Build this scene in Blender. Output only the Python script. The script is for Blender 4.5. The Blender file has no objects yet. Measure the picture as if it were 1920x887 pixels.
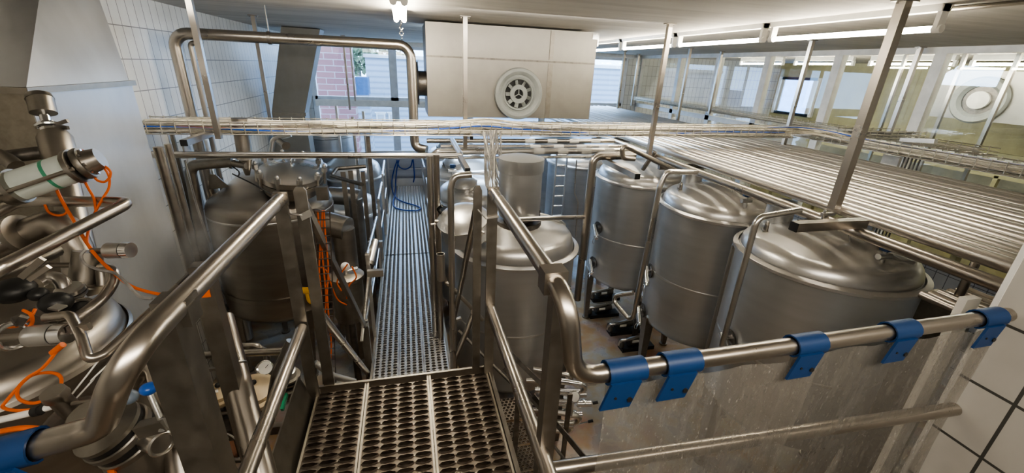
import bpy, bmesh, math, random
from mathutils import Vector, Matrix
random.seed(7)
pi = math.pi
SC = bpy.context.scene
COL = SC.collection
H = 3.25                                   # camera height above the hall floor
YAW, PITCH, ROLL, FPX = math.radians(14.38), math.radians(21.95), math.radians(2.54), 786.0
_f = Vector((math.sin(YAW)*math.cos(PITCH), math.cos(YAW)*math.cos(PITCH), -math.sin(PITCH)))
_r = Vector((math.cos(YAW), -math.sin(YAW), 0)); _u = _r.cross(_f)
CR = _r*math.cos(ROLL)+_u*math.sin(ROLL); CU = -_r*math.sin(ROLL)+_u*math.cos(ROLL)
CAM = Vector((0, 0, H))

def at(px, py, X=None, Y=None, Z=None, D=None):
    """survey helper: the point of the hall seen along a sight line, at a known plane or depth"""
    d = CR*(px-960)-CU*(py-443.5)+_f*FPX
    if X is not None: t = X/d.x
    elif Y is not None: t = Y/d.y
    elif Z is not None: t = (Z-H)/d.z
    else: t = D/FPX
    return CAM+d*t
def depth(p): return (Vector(p)-CAM).dot(_f)
def rad(dpx, p): return dpx*depth(p)/FPX/2

# ------------------------------------------------------------------ mesh builder
def V(*a): return Vector(a)
def frame(t, up=None):
    t = t.normalized()
    if up is None: up = V(0,0,1) if abs(t.z) < .95 else V(1,0,0)
    a = up-t*up.dot(t)
    if a.length < 1e-6: a = V(1,0,0)-t*t.x
    a.normalize(); return t, t.cross(a), a
def fillet(pts, r, n=6, closed=False):
    pts = [Vector(p) for p in pts]
    if r <= 0 or len(pts) < 3: return pts
    out = [pts[0]]
    for i in range(1, len(pts)-1):
        p, q, s = pts[i-1], pts[i], pts[i+1]
        a, b = (p-q), (s-q); la, lb = a.length, b.length
        if la < 1e-6 or lb < 1e-6: continue
        a.normalize(); b.normalize()
        ang = a.angle(b)
        if ang > pi-.05: out.append(q); continue
        d = min(r/math.tan(ang/2), la*.48, lb*.48); rr = d*math.tan(ang/2)
        c = q+(a+b).normalized()*(rr/math.sin(ang/2))
        s0, s1 = q+a*d-c, q+b*d-c
        for k in range(n+1):
            th = s0.angle(s1); u_ = k/n; out.append(c+(s0*math.sin((1-u_)*th)+s1*math.sin(u_*th))/max(math.sin(th),1e-6))
    out.append(pts[-1]); return out
def spline(pts, n=6):
    P = [Vector(p) for p in pts]; P = [P[0]*2-P[1]]+P+[P[-1]*2-P[-2]]; out = []
    for i in range(1, len(P)-2):
        a, b, c, d = P[i-1:i+3]
        for k in range(n):
            t = k/n
            out.append(.5*((2*b)+(c-a)*t+(2*a-5*b+4*c-d)*t*t+(3*b-a-3*c+d)*t**3))
    out.append(P[-2]); return out

class MB:
    def __init__(s): s.v = []; s.f = []
    def add(s, vs, fs):
        o = len(s.v); s.v += [Vector(p) for p in vs]; s.f += [tuple(i+o for i in f) for f in fs]; return s
    def box(s, c, d, rot=None):
        c = Vector(c); x, y, z = d[0]/2, d[1]/2, d[2]/2
        vs = [V(a*x, b*y, e*z) for e in (-1,1) for b in (-1,1) for a in (-1,1)]
        if rot is not None: vs = [rot@p for p in vs]
        return s.add([p+c for p in vs], [(0,2,3,1),(4,5,7,6),(0,1,5,4),(2,6,7,3),(0,4,6,2),(1,3,7,5)])
    def span(s, a, b):
        a, b = Vector(a), Vector(b); return s.box((a+b)/2, (abs(b.x-a.x), abs(b.y-a.y), abs(b.z-a.z)))
    def bar(s, a, b, w, h, up=None):
        a, b = Vector(a), Vector(b); t, x, z = frame(b-a, up); x = x*w/2; z = z*h/2
        return s.add([a-x-z, a+x-z, a+x+z, a-x+z, b-x-z, b+x-z, b+x+z, b-x+z],
                     [(0,3,2,1),(4,5,6,7),(0,1,5,4),(1,2,6,5),(2,3,7,6),(3,0,4,7)])
    def tube(s, pts, r, n=10, bend=0, caps=True, closed=False, bn=6):
        pts = fillet(pts, bend, bn) if bend else [Vector(p) for p in pts]
        q = [pts[0]]
        for p in pts[1:]:
            if (p-q[-1]).length > 1e-5: q.append(p)
        pts = q; N = len(pts)
        if N < 2: return s
        rr = r if isinstance(r, (list, tuple)) else [r]*N
        o = len(s.v); up = None
        for i, p in enumerate(pts):
            if closed: t = pts[(i+1) % N]-pts[i-1]
            else: t = pts[min(i+1, N-1)]-pts[max(i-1, 0)]
            t, x, z = frame(t, up); up = z
            for k in range(n):
                a = 2*pi*k/n; s.v.append(p+(x*math.cos(a)+z*math.sin(a))*rr[min(i, len(rr)-1)])
        for i in range(N if closed else N-1):
            j = (i+1) % N
            for k in range(n):
                m = (k+1) % n; s.f.append((o+i*n+k, o+i*n+m, o+j*n+m, o+j*n+k))
        if caps and not closed:
            s.f.append(tuple(o+k for k in range(n))[::-1]); s.f.append(tuple(o+(N-1)*n+k for k in range(n)))
        return s
    def cyl(s, a, b, r, r2=None, n=24):
        return s.tube([a, b], [r, r if r2 is None else r2], n)
    def lathe(s, prof, o, axis=(0,0,1), n=32, cap=True):
        o = Vector(o); t, x, y = frame(Vector(axis)); base = len(s.v); N = len(prof)
        for r, h in prof:
            for k in range(n):
                a = 2*pi*k/n; s.v.append(o+t*h+(x*math.cos(a)+y*math.sin(a))*max(r, 1e-4))
        for i in range(N-1):
            for k in range(n):
                m = (k+1) % n; s.f.append((base+i*n+k, base+i*n+m, base+(i+1)*n+m, base+(i+1)*n+k))
        if cap:
            s.f.append(tuple(base+k for k in range(n))[::-1]); s.f.append(tuple(base+(N-1)*n+k for k in range(n)))
        return s
    def torus(s, c, axis, R, r, n=28, m=8):
        c = Vector(c); t, x, y = frame(Vector(axis))
        return s.tube([c+(x*math.cos(2*pi*k/n)+y*math.sin(2*pi*k/n))*R for k in range(n)], r, m, closed=True)
    def ball(s, c, r, sx=1, sy=1, sz=1, n=16, m=10):
        prof = [(math.sin(pi*i/m), -math.cos(pi*i/m)) for i in range(m+1)]
        o = len(s.v); s.lathe(prof, (0,0,0), (0,0,1), n); c = Vector(c)
        for i in range(o, len(s.v)): p = s.v[i]; s.v[i] = c+V(p.x*r*sx, p.y*r*sy, p.z*r*sz)
        return s
    def prism(s, poly, ext):
        P = [Vector(p) for p in poly]; e = Vector(ext); n = len(P)
        return s.add(P+[p+e for p in P], [tuple(range(n))[::-1], tuple(range(n, 2*n))]+[(i, (i+1) % n, (i+1) % n+n, i+n) for i in range(n)])
    def bolts(s, c, axis, R, k, r=.006, h=.008, off=0):
        c = Vector(c); t, x, y = frame(Vector(axis))
        for i in range(k):
            a = 2*pi*i/k+off; p = c+(x*math.cos(a)+y*math.sin(a))*R; s.cyl(p, p+t*h, r, n=6)
        return s

# ------------------------------------------------------------------ objects
WL = {}
def link_mesh(name, mb, mat, origin):
    me = bpy.data.meshes.new(name); o = Vector(origin)
    me.from_pydata([p-o for p in mb.v], [], mb.f); me.update()
    if 2 < len(mb.f) < 4000:
        bm = bmesh.new(); bm.from_mesh(me); bmesh.ops.recalc_face_normals(bm, faces=bm.faces[:]); bm.to_mesh(me); bm.free()
    me.polygons.foreach_set('use_smooth', [True]*len(me.polygons))
    try: me.set_sharp_from_angle(angle=math.radians(38))
    except Exception: pass
    if mat is not None: me.materials.append(mat)
    ob = bpy.data.objects.new(name, me); COL.objects.link(ob); return ob
def tag(o, label=None, cat=None, group=None, kind=None):
    if label: o['label'] = label
    if cat: o['category'] = cat
    if group: o['group'] = group
    if kind: o['kind'] = kind
    return o
def thing(name, label, cat, loc, group=None):
    o = bpy.data.objects.new(name, None); o.empty_display_size = .05; COL.objects.link(o)
    o.location = Vector(loc); WL[o] = Vector(loc); return tag(o, label, cat, group)
def part(name, mb, mat, parent, label=None):
    base = WL[parent]; o = link_mesh(name, mb, mat, base); o.parent = parent
    WL[o] = base; return tag(o, label)
def solo(name, label, cat, mb, mat, group=None, kind=None):
    xs = [p.x for p in mb.v]; ys = [p.y for p in mb.v]; zs = [p.z for p in mb.v]
    b = V((min(xs)+max(xs))/2, (min(ys)+max(ys))/2, min(zs))
    o = link_mesh(name, mb, mat, b); o.location = b; WL[o] = b; return tag(o, label, cat, group, kind)
def struct(name, mb, mat, parent=None):
    if parent is not None: return part(name, mb, mat, parent)
    o = link_mesh(name, mb, mat, (0,0,0)); WL[o] = V(0,0,0); return tag(o, kind='structure')
def dup(o, off, label=None, group=None):
    """copy a thing, its parts and their sub-parts"""
    def rec(s, par):
        c = s.copy(); COL.objects.link(c)
        if par is not None: c.parent = par
        for ch in list(s.children): rec(ch, c)
        return c
    r = rec(o, None); r.location = o.location+Vector(off)
    if label: r['label'] = label
    if group: r['group'] = group
    return r

# ------------------------------------------------------------------ materials
def new_mat(name):
    m = bpy.data.materials.new(name); m.use_nodes = True; nt = m.node_tree
    return m, nt, nt.nodes['Principled BSDF']
def ramp(nt, fac, stops, inter='LINEAR'):
    n = nt.nodes.new('ShaderNodeValToRGB'); n.color_ramp.interpolation = inter
    e = n.color_ramp.elements
    while len(e) < len(stops): e.new(.5)
    for i, (p, c) in enumerate(stops): e[i].position = p; e[i].color = (*c, 1) if len(c) == 3 else c
    nt.links.new(fac, n.inputs[0]); return n
def coords(nt, scale=(1,1,1), kind='Object'):
    tc = nt.nodes.new('ShaderNodeTexCoord'); mp = nt.nodes.new('ShaderNodeMapping')
    mp.inputs['Scale'].default_value = scale; nt.links.new(tc.outputs[kind], mp.inputs[0]); return mp.outputs[0]
def noise(nt, vec, scale, detail=4, rough=.55):
    n = nt.nodes.new('ShaderNodeTexNoise'); n.inputs['Scale'].default_value = scale
    n.inputs['Detail'].default_value = detail; n.inputs['Roughness'].default_value = rough
    nt.links.new(vec, n.inputs['Vector']); return n.outputs['Fac']
def bump(nt, b, fac, strength, dist=.01):
    n = nt.nodes.new('ShaderNodeBump'); n.inputs['Strength'].default_value = strength; n.inputs['Distance'].default_value = dist
    nt.links.new(fac, n.inputs['Height']); nt.links.new(n.outputs[0], b.inputs['Normal'])
def metal(name, c0, c1, r0, r1, scale=(3,3,3), ns=3, bmp=0, bscale=40, met=1.0):
    m, nt, b = new_mat(name); b.inputs['Metallic'].default_value = met
    v = coords(nt, scale); f = noise(nt, v, ns, 5)
    rc = ramp(nt, f, [(.3, c0), (.7, c1)]); nt.links.new(rc.outputs[0], b.inputs['Base Color'])
    rr = ramp(nt, f, [(.3, (r0,)*3), (.7, (r1,)*3)]); nt.links.new(rr.outputs[0], b.inputs['Roughness'])
    if bmp: bump(nt, b, noise(nt, v, bscale, 3), bmp, .003)
    return m
def plain(name, c, rough=.5, met=0.0, emit=None, es=0, var=.12, ns=6):
    m, nt, b = new_mat(name); b.inputs['Metallic'].default_value = met; b.inputs['Roughness'].default_value = rough
    f = noise(nt, coords(nt), ns, 3)
    lo = tuple(x*(1-var) for x in c); hi = tuple(min(1, x*(1+var)) for x in c)
    nt.links.new(ramp(nt, f, [(.3, lo), (.7, hi)]).outputs[0], b.inputs['Base Color'])
    if emit: b.inputs['Emission Color'].default_value = (*emit, 1); b.inputs['Emission Strength'].default_value = es
    return m
def tiles(name, tw, th, axis, c, grout, rough=.3, mort=.004):
    m, nt, b = new_mat(name); tc = nt.nodes.new('ShaderNodeTexCoord'); sp = nt.nodes.new('ShaderNodeSeparateXYZ')
    cb = nt.nodes.new('ShaderNodeCombineXYZ'); nt.links.new(tc.outputs['Object'], sp.inputs[0])
    nt.links.new(sp.outputs[axis], cb.inputs[0]); nt.links.new(sp.outputs[2], cb.inputs[1])
    br = nt.nodes.new('ShaderNodeTexBrick'); br.offset = 0; br.squash = 1
    br.inputs['Scale'].default_value = 1; br.inputs['Brick Width'].default_value = tw; br.inputs['Row Height'].default_value = th
    br.inputs['Mortar Size'].default_value = mort; br.inputs['Mortar Smooth'].default_value = .1
    br.inputs['Color1'].default_value = (*c, 1); br.inputs['Color2'].default_value = (*[x*.93 for x in c], 1)
    br.inputs['Mortar'].default_value = (*grout, 1); nt.links.new(cb.outputs[0], br.inputs['Vector'])
    mx = nt.nodes.new('ShaderNodeMixRGB'); mx.blend_type = 'MULTIPLY'; mx.inputs[0].default_value = 1
    rp = ramp(nt, noise(nt, coords(nt), 2.2, 5), [(.3, (.82,.81,.79)), (.65, (1,1,1))])
    nt.links.new(br.outputs['Color'], mx.inputs[1]); nt.links.new(rp.outputs[0], mx.inputs[2])
    nt.links.new(mx.outputs[0], b.inputs['Base Color']); b.inputs['Roughness'].default_value = rough
    bump(nt, b, br.outputs['Fac'], -.4, .004); return m

S_TANK = metal('brushed_tank_steel', (.53,.54,.55), (.58,.59,.60), .32, .39, (.6,.6,5), 3, 0, 40, .82)
S_DOME = metal('polished_dome_steel', (.58,.57,.555), (.62,.61,.595), .29, .34, (1,1,1), 1.5, 0, 40, .85)
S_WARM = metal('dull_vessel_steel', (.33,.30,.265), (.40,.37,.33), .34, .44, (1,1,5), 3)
S_PIPE = metal('pipe_steel', (.62,.595,.56), (.66,.635,.60), .26, .31, (1,1,1), 1.5)
S_BANK = metal('bank_pipe_steel', (.60,.57,.53), (.64,.61,.57), .30, .34, (.4,.4,.4), 1, 0, 40, .9)
S_RAIL = metal('worn_rail_steel', (.43,.395,.35), (.49,.455,.41), .26, .33, (1.5,1.5,1.5), 2)
S_POST = metal('dull_post_steel', (.27,.25,.22), (.34,.315,.28), .36, .48, (5,5,5), 4, .04, 50)
S_DARK = metal('dark_aged_steel', (.16,.15,.135), (.27,.25,.23), .38, .55, (4,4,4), 6, .1, 40)
S_GRID = metal('grating_steel', (.15,.13,.11), (.24,.21,.18), .40, .55, (5,5,5), 6, .05, 60)
S_EDGE = metal('worn_edge_lit_sliver_steel', (.50,.47,.40), (.64,.60,.52), .45, .6, (6,6,6), 6)  # plank flanges, and the lit slivers painted onto the grating
S_CASE = metal('ventilation_sheet_steel', (.31,.295,.27), (.36,.345,.315), .38, .48, (2,2,2), 3)
S_WALK = metal('walkway_steel', (.46,.45,.44), (.62,.61,.60), .30, .44, (5,5,5), 8)
S_SHEET = metal('sheet_steel', (.58,.57,.55), (.66,.65,.63), .36, .46, (2,2,2), 3)
S_HOOD = metal('grey_splash_sheet', (.44,.45,.465), (.54,.55,.565), .28, .40, (2,2,1), 2, 0, 8, .6)
S_OLD = metal('stained_sheet_steel', (.30,.275,.235), (.42,.385,.33), .45, .6, (6,6,6), 5, .15, 30)
S_LEAN = plain('grey_galvanised_sheet', (.27,.26,.24), .45, .5, None, 0, .08, 4)
S_CHROME = metal('chrome', (.75,.75,.75), (.82,.82,.82), .10, .2)
S_WIRE = metal('tray_wire', (.55,.52,.46), (.68,.65,.58), .35, .5)
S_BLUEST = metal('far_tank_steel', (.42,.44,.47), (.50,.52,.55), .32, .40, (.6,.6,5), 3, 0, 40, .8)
P_BLACK = plain('black_plastic', (.015,.015,.015), .45)
P_BLUE = plain('blue_plastic', (.005,.035,.12), .45)
P_HOSE = plain('blue_hose_rubber', (.01,.045,.24), .35)
P_BLUEK = plain('blue_knob', (.02,.10,.42), .3)
P_GREYK = plain('grey_blue_knob', (.16,.20,.26), .4)
P_ORANGE = plain('orange_cable_sheath', (.66,.13,.015), .42)
P_YELLOW = plain('yellow_plastic', (.75,.42,.02), .45)
P_CREAM = plain('cream_paint', (.62,.50,.33), .38)
P_WHITE = plain('white_plastic', (.78,.77,.74), .4)
P_CABLE = plain('pale_cable_sheath', (.72,.68,.58), .5, var=.25, ns=20)
P_GREYC = plain('grey_cable_sheath', (.22,.21,.20), .5, var=.4, ns=20)
P_BCABLE = plain('blue_cable_sheath', (.02,.10,.50), .45)
P_RED = plain('red_cable_sheath', (.55,.05,.03), .45)
P_GREEN = plain('green_lever', (.04,.40,.22), .4)
P_MINT = plain('translucent_pale_cylinder', (.60,.66,.62), .25)
P_GBAND = plain('green_band', (.06,.30,.18), .4)
P_FRAME = plain('pale_window_paint', (.72,.72,.70), .4)
P_WFRAME = plain('grey_aluminium_paint', (.66,.70,.76), .4)
P_FAN = plain('grey_diffuser_paint', (.27,.285,.275), .45)
P_FIX = plain('white_fixture_enamel', (.80,.79,.75), .4)
P_LABEL = plain('white_label', (.75,.73,.68), .5)
P_TUBE = plain('lit_fluorescent_tube', (1,1,1), .3, emit=(1,.90,.72), es=60)
P_LEAF = plain('autumn_foliage', (.16,.20,.12), .8, var=.6, ns=3)
P_OLIVE = plain('olive_wall_paint', (.36,.335,.19), .5)
P_CRATE = plain('blue_crate_plastic', (.03,.09,.30), .4)
P_ROOF = plain('dark_roofing', (.12,.14,.18), .6)
TILE_L = tiles('white_wall_tiles', .12, .245, 1, (.74,.73,.70), (.20,.195,.19))
TILE_R = tiles('large_wall_tiles', .245, .27, 1, (.50,.485,.455), (.07,.07,.065), .35, .006)
TILE_B = tiles('white_back_tiles', .12, .245, 0, (.72,.73,.72), (.24,.24,.25))
BRICK = None
def brick_mat():
    m, nt, b = new_mat('red_facade_brick'); tc = nt.nodes.new('ShaderNodeTexCoord'); sp = nt.nodes.new('ShaderNodeSeparateXYZ')
    cb = nt.nodes.new('ShaderNodeCombineXYZ'); nt.links.new(tc.outputs['Object'], sp.inputs[0])
    nt.links.new(sp.outputs[0], cb.inputs[0]); nt.links.new(sp.outputs[2], cb.inputs[1])
    br = nt.nodes.new('ShaderNodeTexBrick'); br.inputs['Scale'].default_value = 1
    br.inputs['Brick Width'].default_value = .5; br.inputs['Row Height'].default_value = .17; br.inputs['Mortar Size'].default_value = .012
    br.inputs['Color1'].default_value = (.20,.085,.085,1); br.inputs['Color2'].default_value = (.17,.07,.075,1); br.inputs['Mortar'].default_value = (.24,.20,.21,1)
    nt.links.new(cb.outputs[0], br.inputs['Vector']); nt.links.new(br.outputs['Color'], b.inputs['Base Color']); b.inputs['Roughness'].default_value = .8
    return m
def siding_mat():
    m, nt, b = new_mat('white_ribbed_siding'); w = nt.nodes.new('ShaderNodeTexWave'); w.bands_direction = 'Z'
    w.inputs['Scale'].default_value = 1.6; nt.links.new(coords(nt), w.inputs['Vector'])
    nt.links.new(ramp(nt, w.outputs['Fac'], [(.0, (.22,.25,.30)), (.35, (.31,.345,.40)), (1, (.34,.375,.43))]).outputs[0], b.inputs['Base Color']); b.inputs['Roughness'].default_value = .6
    return m
def concrete_mat():
    m, nt, b = new_mat('painted_concrete'); v = coords(nt, (.6, 6, 1)); f = noise(nt, v, 1.2, 6, .6); g = noise(nt, coords(nt), .8, 5)
    mx = nt.nodes.new('ShaderNodeMixRGB'); mx.blend_type = 'MULTIPLY'; mx.inputs[0].default_value = .7
    nt.links.new(ramp(nt, f, [(.35, (.41,.39,.36)), (.6, (.52,.50,.46))]).outputs[0], mx.inputs[1])
    nt.links.new(ramp(nt, g, [(.3, (.75,.74,.72)), (.7, (1,1,1))]).outputs[0], mx.inputs[2])
    nt.links.new(mx.outputs[0], b.inputs['Base Color']); b.inputs['Roughness'].default_value = .75
    bump(nt, b, noise(nt, coords(nt, (1, 10, 1)), 5, 5), .35, .01); return m
def floor_mat():
    m, nt, b = new_mat('stained_wet_floor'); v = coords(nt, (1,1,1)); f = noise(nt, v, 1.1, 4); g = noise(nt, v, 2.6, 5)
    mx = nt.nodes.new('ShaderNodeMixRGB'); mx.inputs[0].default_value = .5
    nt.links.new(ramp(nt, f, [(.40, (.27,.28,.285)), (.50, (.29,.25,.20)), (.58, (.27,.12,.06)), (.68, (.16,.10,.07))]).outputs[0], mx.inputs[1])
    nt.links.new(ramp(nt, g, [(.42, (.30,.31,.32)), (.54, (.32,.23,.10)), (.66, (.24,.10,.05))]).outputs[0], mx.inputs[2])
    nt.links.new(mx.outputs[0], b.inputs['Base Color'])
    nt.links.new(ramp(nt, g, [(.3, (.18,)*3), (.7, (.45,)*3)]).outputs[0], b.inputs['Roughness']); return m
def glass_mat(name, tint, refl):
    m = bpy.data.materials.new(name); m.use_nodes = True; nt = m.node_tree; nt.nodes.clear()
    o = nt.nodes.new('ShaderNodeOutputMaterial'); mix = nt.nodes.new('ShaderNodeMixShader'); t = nt.nodes.new('ShaderNodeBsdfTransparent')
    g = nt.nodes.new('ShaderNodeBsdfGlossy'); g.inputs['Roughness'].default_value = .015; g.inputs['Color'].default_value = (.9,.95,1,1)
    t.inputs['Color'].default_value = (*tint, 1); fr = nt.nodes.new('ShaderNodeFresnel'); fr.inputs['IOR'].default_value = 1.5
    mu = nt.nodes.new('ShaderNodeMath'); mu.operation = 'MULTIPLY_ADD'; mu.inputs[1].default_value = refl; mu.inputs[2].default_value = .04; mu.use_clamp = True
    nt.links.new(fr.outputs[0], mu.inputs[0]); nt.links.new(mu.outputs[0], mix.inputs[0])
    nt.links.new(t.outputs[0], mix.inputs[1]); nt.links.new(g.outputs[0], mix.inputs[2]); nt.links.new(mix.outputs[0], o.inputs[0]); return m
def curtain_mat():
    m, nt, b = new_mat('splashed_clear_plastic'); b.inputs['Base Color'].default_value = (.245,.232,.21,1); b.inputs['Roughness'].default_value = .35
    o = nt.nodes['Material Output']; mix = nt.nodes.new('ShaderNodeMixShader'); t = nt.nodes.new('ShaderNodeBsdfTransparent')
    t.inputs['Color'].default_value = (.9,.88,.85,1)
    f = noise(nt, coords(nt, (9,9,2.2)), 3.0, 7, .7); s = noise(nt, coords(nt, (70,70,30)), 1.5, 4, .7); w = noise(nt, coords(nt, (2,2,1)), 1.5, 3)
    r1 = ramp(nt, f, [(.35, (.34,)*3), (.60, (.46,)*3), (.75, (.66,)*3)]); r2 = ramp(nt, s, [(.62, (0,)*3), (.72, (.25,)*3)]); r3 = ramp(nt, w, [(.3, (-0.0,)*3), (.7, (.14,)*3)])
    nt.links.new(ramp(nt, s, [(.60, (.235,.222,.20)), (.74, (.46,.44,.41))]).outputs[0], b.inputs['Base Color'])
    a = nt.nodes.new('ShaderNodeMath'); a.operation = 'ADD'; a2 = nt.nodes.new('ShaderNodeMath'); a2.operation = 'ADD'; a2.use_clamp = True
    nt.links.new(r1.outputs[0], a.inputs[0]); nt.links.new(r2.outputs[0], a.inputs[1]); nt.links.new(a.outputs[0], a2.inputs[0]); nt.links.new(r3.outputs[0], a2.inputs[1])
    nt.links.new(a2.outputs[0], mix.inputs[0]); nt.links.new(t.outputs[0], mix.inputs[1]); nt.links.new(b.outputs[0], mix.inputs[2]); nt.links.new(mix.outputs[0], o.inputs[0])
    return m
BRICK = brick_mat(); SIDING = siding_mat(); CONC = concrete_mat(); FLOOR = floor_mat()
GLASS = glass_mat('partition_glass', (.90,.95,.93), 1.2); WGLASS = glass_mat('outer_window_glass', (.86,.93,1.0), .8); CURT = curtain_mat()
# ================================================================== SETTING
ZC = 3.67; XL = -2.15; XP = 6.05; YB = 10.7
struct('floor', MB().span((XL-.1,-1.6,-.1), (10.6,YB+.1,0)), FLOOR)
struct('ceiling', MB().span((XL-.1,-1.6,ZC), (10.6,YB+.1,ZC+.2)), CONC)
struct('wall_left', MB().span((XL-.2,-1.6,0), (XL,YB,ZC)), TILE_L)
struct('wall_behind', MB().span((XL,-1.7,0), (2.15,-1.5,ZC)), TILE_B)
struct('wall_right', MB().span((2.15,-1.6,0), (10.6,.924,ZC)), TILE_R)
struct('trim_right', MB().bar((2.153,.915,.0), (2.153,.915,ZC), .018, .012), P_FRAME)
# back wall with the outer windows
xw0 = at(588,150,Y=YB).x; xw1 = at(1168,150,Y=YB).x
struct('wall_back', MB().span((XL,YB,0),(xw0,YB+.2,ZC)).span((xw1,YB,0),(10.6,YB+.2,ZC)).span((xw0,YB,0),(xw1,YB+.2,.95)), TILE_B)
ztr = at(690,190,Y=YB).z; ztop = at(690,84,Y=YB).z
struct('beam_back', MB().span((xw0-.3,YB-.25,ztop),(xw1+.1,YB+.1,ZC)), P_FRAME)
xm = [xw0, at(737,130,Y=YB).x, at(880,130,Y=YB).x, at(1020,130,Y=YB).x, xw1]
for i in range(4):
    a, b = xm[i], xm[i+1]; w = bpy.data.objects.new('window_%d' % (i+1), None); COL.objects.link(w); w.location = ((a+b)/2, YB, .95); WL[w] = V((a+b)/2, YB, .95); w['kind'] = 'structure'
    fr = MB()
    for x in ((a,b) if i == 0 else (b,)): fr.span((x-(.085 if xw0 < x < xw1 else .05),YB-.06,.95),(x+(.085 if xw0 < x < xw1 else .05),YB+.06,ztop))
    for z0, z1 in ((.95,1.05),(ztr-.11,ztr+.10),(ztop-.06,ztop)): fr.span((a,YB-.06,z0),(b,YB+.06,z1))
    struct('window_frame', fr, P_WFRAME, w)
    struct('window_sill', MB().span((a,YB-.12,ztr-.11),(b,YB-.06,ztr+.03)), P_FIX, w)
    for z0, z1 in ((1.05,ztr-.11),(ztr+.10,ztop-.06)): struct('window_pane', MB().add([V(a+.05,YB,z0),V(b-.05,YB,z0),V(b-.05,YB,z1),V(a+.05,YB,z1)],[(0,1,2,3)]), WGLASS, w)
# glazed partition on the right
ups = [at(px,107,X=XP).y for px in (1206,1279,1352,1445,1578,1768)]+[2.4,.93]
zmid = 2.46; zhd = 3.60
for i in range(len(ups)-1):
    a, b = ups[i], ups[i+1]; c = (XP,(a+b)/2,1.3)
    w = bpy.data.objects.new('window_%d' % (i+5), None); COL.objects.link(w); w.location = c; WL[w] = Vector(c); w['kind'] = 'structure'
    fr = MB()
    for y in ([a, b] if i == 0 else [b]): fr.span((XP-.05,y-.06,1.3),(XP+.05,y+.06,zhd))
    fr.span((XP-.05,b,zhd),(XP+.05,a,ZC)).span((XP-.05,b,1.3),(XP+.05,a,1.38)).span((XP-.05,b,zmid-.045),(XP+.05,a,zmid+.045))
    struct('window_frame', fr, P_FRAME, w)
    for z0, z1 in ((1.38,zmid-.045),(zmid+.045,zhd)): struct('window_pane', MB().add([V(XP,b+.06,z0),V(XP,b+.06,z1),V(XP,a-.06,z1),V(XP,a-.06,z0)],[(0,1,2,3)]), GLASS, w)
struct('wall_partition', MB().span((XP-.08,.924,0),(XP+.08,YB,1.3)), TILE_L)
struct('wall_far_right', MB().span((10.4,.9,0),(10.6,YB,ZC)), P_OLIVE)
struct('trim_far_right', MB().span((10.34,.95,1.15),(10.4,YB,2.15)), plain('pale_upper_wall', (.46,.46,.38), .5))

# ------------------------------------------------------------------ outside
def building(name, label, x0, x1, y, z0, z1, dep, mat, wins=(), roof=None):
    t = thing(name, label, 'building', ((x0+x1)/2, y, z0))
    part('wall', MB().span((x0,y,z0),(x1,y+dep,z1)), mat, t)
    if roof: part('roof', MB().span((x0-.05,y-.08,z1),(x1+.1,y+dep,z1+.12)), roof, t)
    for (a,b,c,d) in wins:
        w = part('window', MB().span((a,y-.05,c),(b,y+.02,d)).span((a-.04,y-.07,d),(b+.04,y+.02,d+.04)), P_FRAME, t)
        part('window_pane', MB().span((a+.05,y-.06,c+.05),(b-.05,y-.045,d-.05)), S_BLUEST, w)
    return t
Yb1, Yb2 = 14.0, 17.0
building('brick_building', 'red brick building standing outside the back window, left of the white hall', at(560,150,Y=Yb1).x, at(662,150,Y=Yb1).x, Yb1, -1, at(640,40,Y=Yb1).z, .6, BRICK)
xa = at(685,120,Y=Yb2).x; za = at(700,108,Y=Yb2).z
building('clad_hall', 'white hall with ribbed siding outside the back window', xa, at(1185,120,Y=Yb2).x, Yb2, -1, za, 3, SIDING,
    [(at(705,210,Y=Yb2).x, at(722,210,Y=Yb2).x, at(705,226,Y=Yb2).z, at(705,212,Y=Yb2).z), (at(728,210,Y=Yb2).x, at(738,210,Y=Yb2).x, at(728,226,Y=Yb2).z, at(728,212,Y=Yb2).z)], S_SHEET)
p0 = at(668,178,Y=15.8); p1 = at(686,145,Y=15.8)
sh_ = building('low_blue_shed', 'small shed with dark blue upper wall between the brick building and the white hall', p0.x, p1.x+.05, 15.8, -1, p0.z, .8, SIDING)
part('blue_upper_wall', MB().span((p0.x,15.8,p0.z),(p1.x+.05,16.6,p1.z)), plain('blue_shed_paint', (.05,.11,.22), .5), sh_)
solo('outside_ground', 'grey paved yard outside the back window', 'ground', MB().span((-14,YB+.25,-1.1),(22,40,-1)), CONC, kind='structure')
rg = random.Random(3)
for k,(px,py,s,lab) in enumerate(((672,112,.9,'leafy tree behind the small blue shed outside'),(712,98,1.0,'far tree rising above the roof of the white hall'))):
    c = at(px,py,Y=24 if k else 22); t = thing('tree', lab, 'tree', (c.x,c.y,-1)); part('trunk', MB().cyl((c.x,c.y,-1),(c.x,c.y,c.z),.12,.07,8), S_DARK, t)
    m = MB()
    for i in range(420):
        d = V(rg.gauss(0,1),rg.gauss(0,1),rg.gauss(0,1)).normalized()*s*(.4+.6*rg.random()); q = c+V(d.x*1.2,d.y,d.z*.8)
        n = V(rg.gauss(0,1),rg.gauss(0,1),rg.gauss(0,1)).normalized(); _, x, y = frame(n); x *= .12; y *= .12
        m.add([q-x, q+y, q+x, q-y], [(0,1,2,3)])
    part('crown', m, P_LEAF, t)

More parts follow.
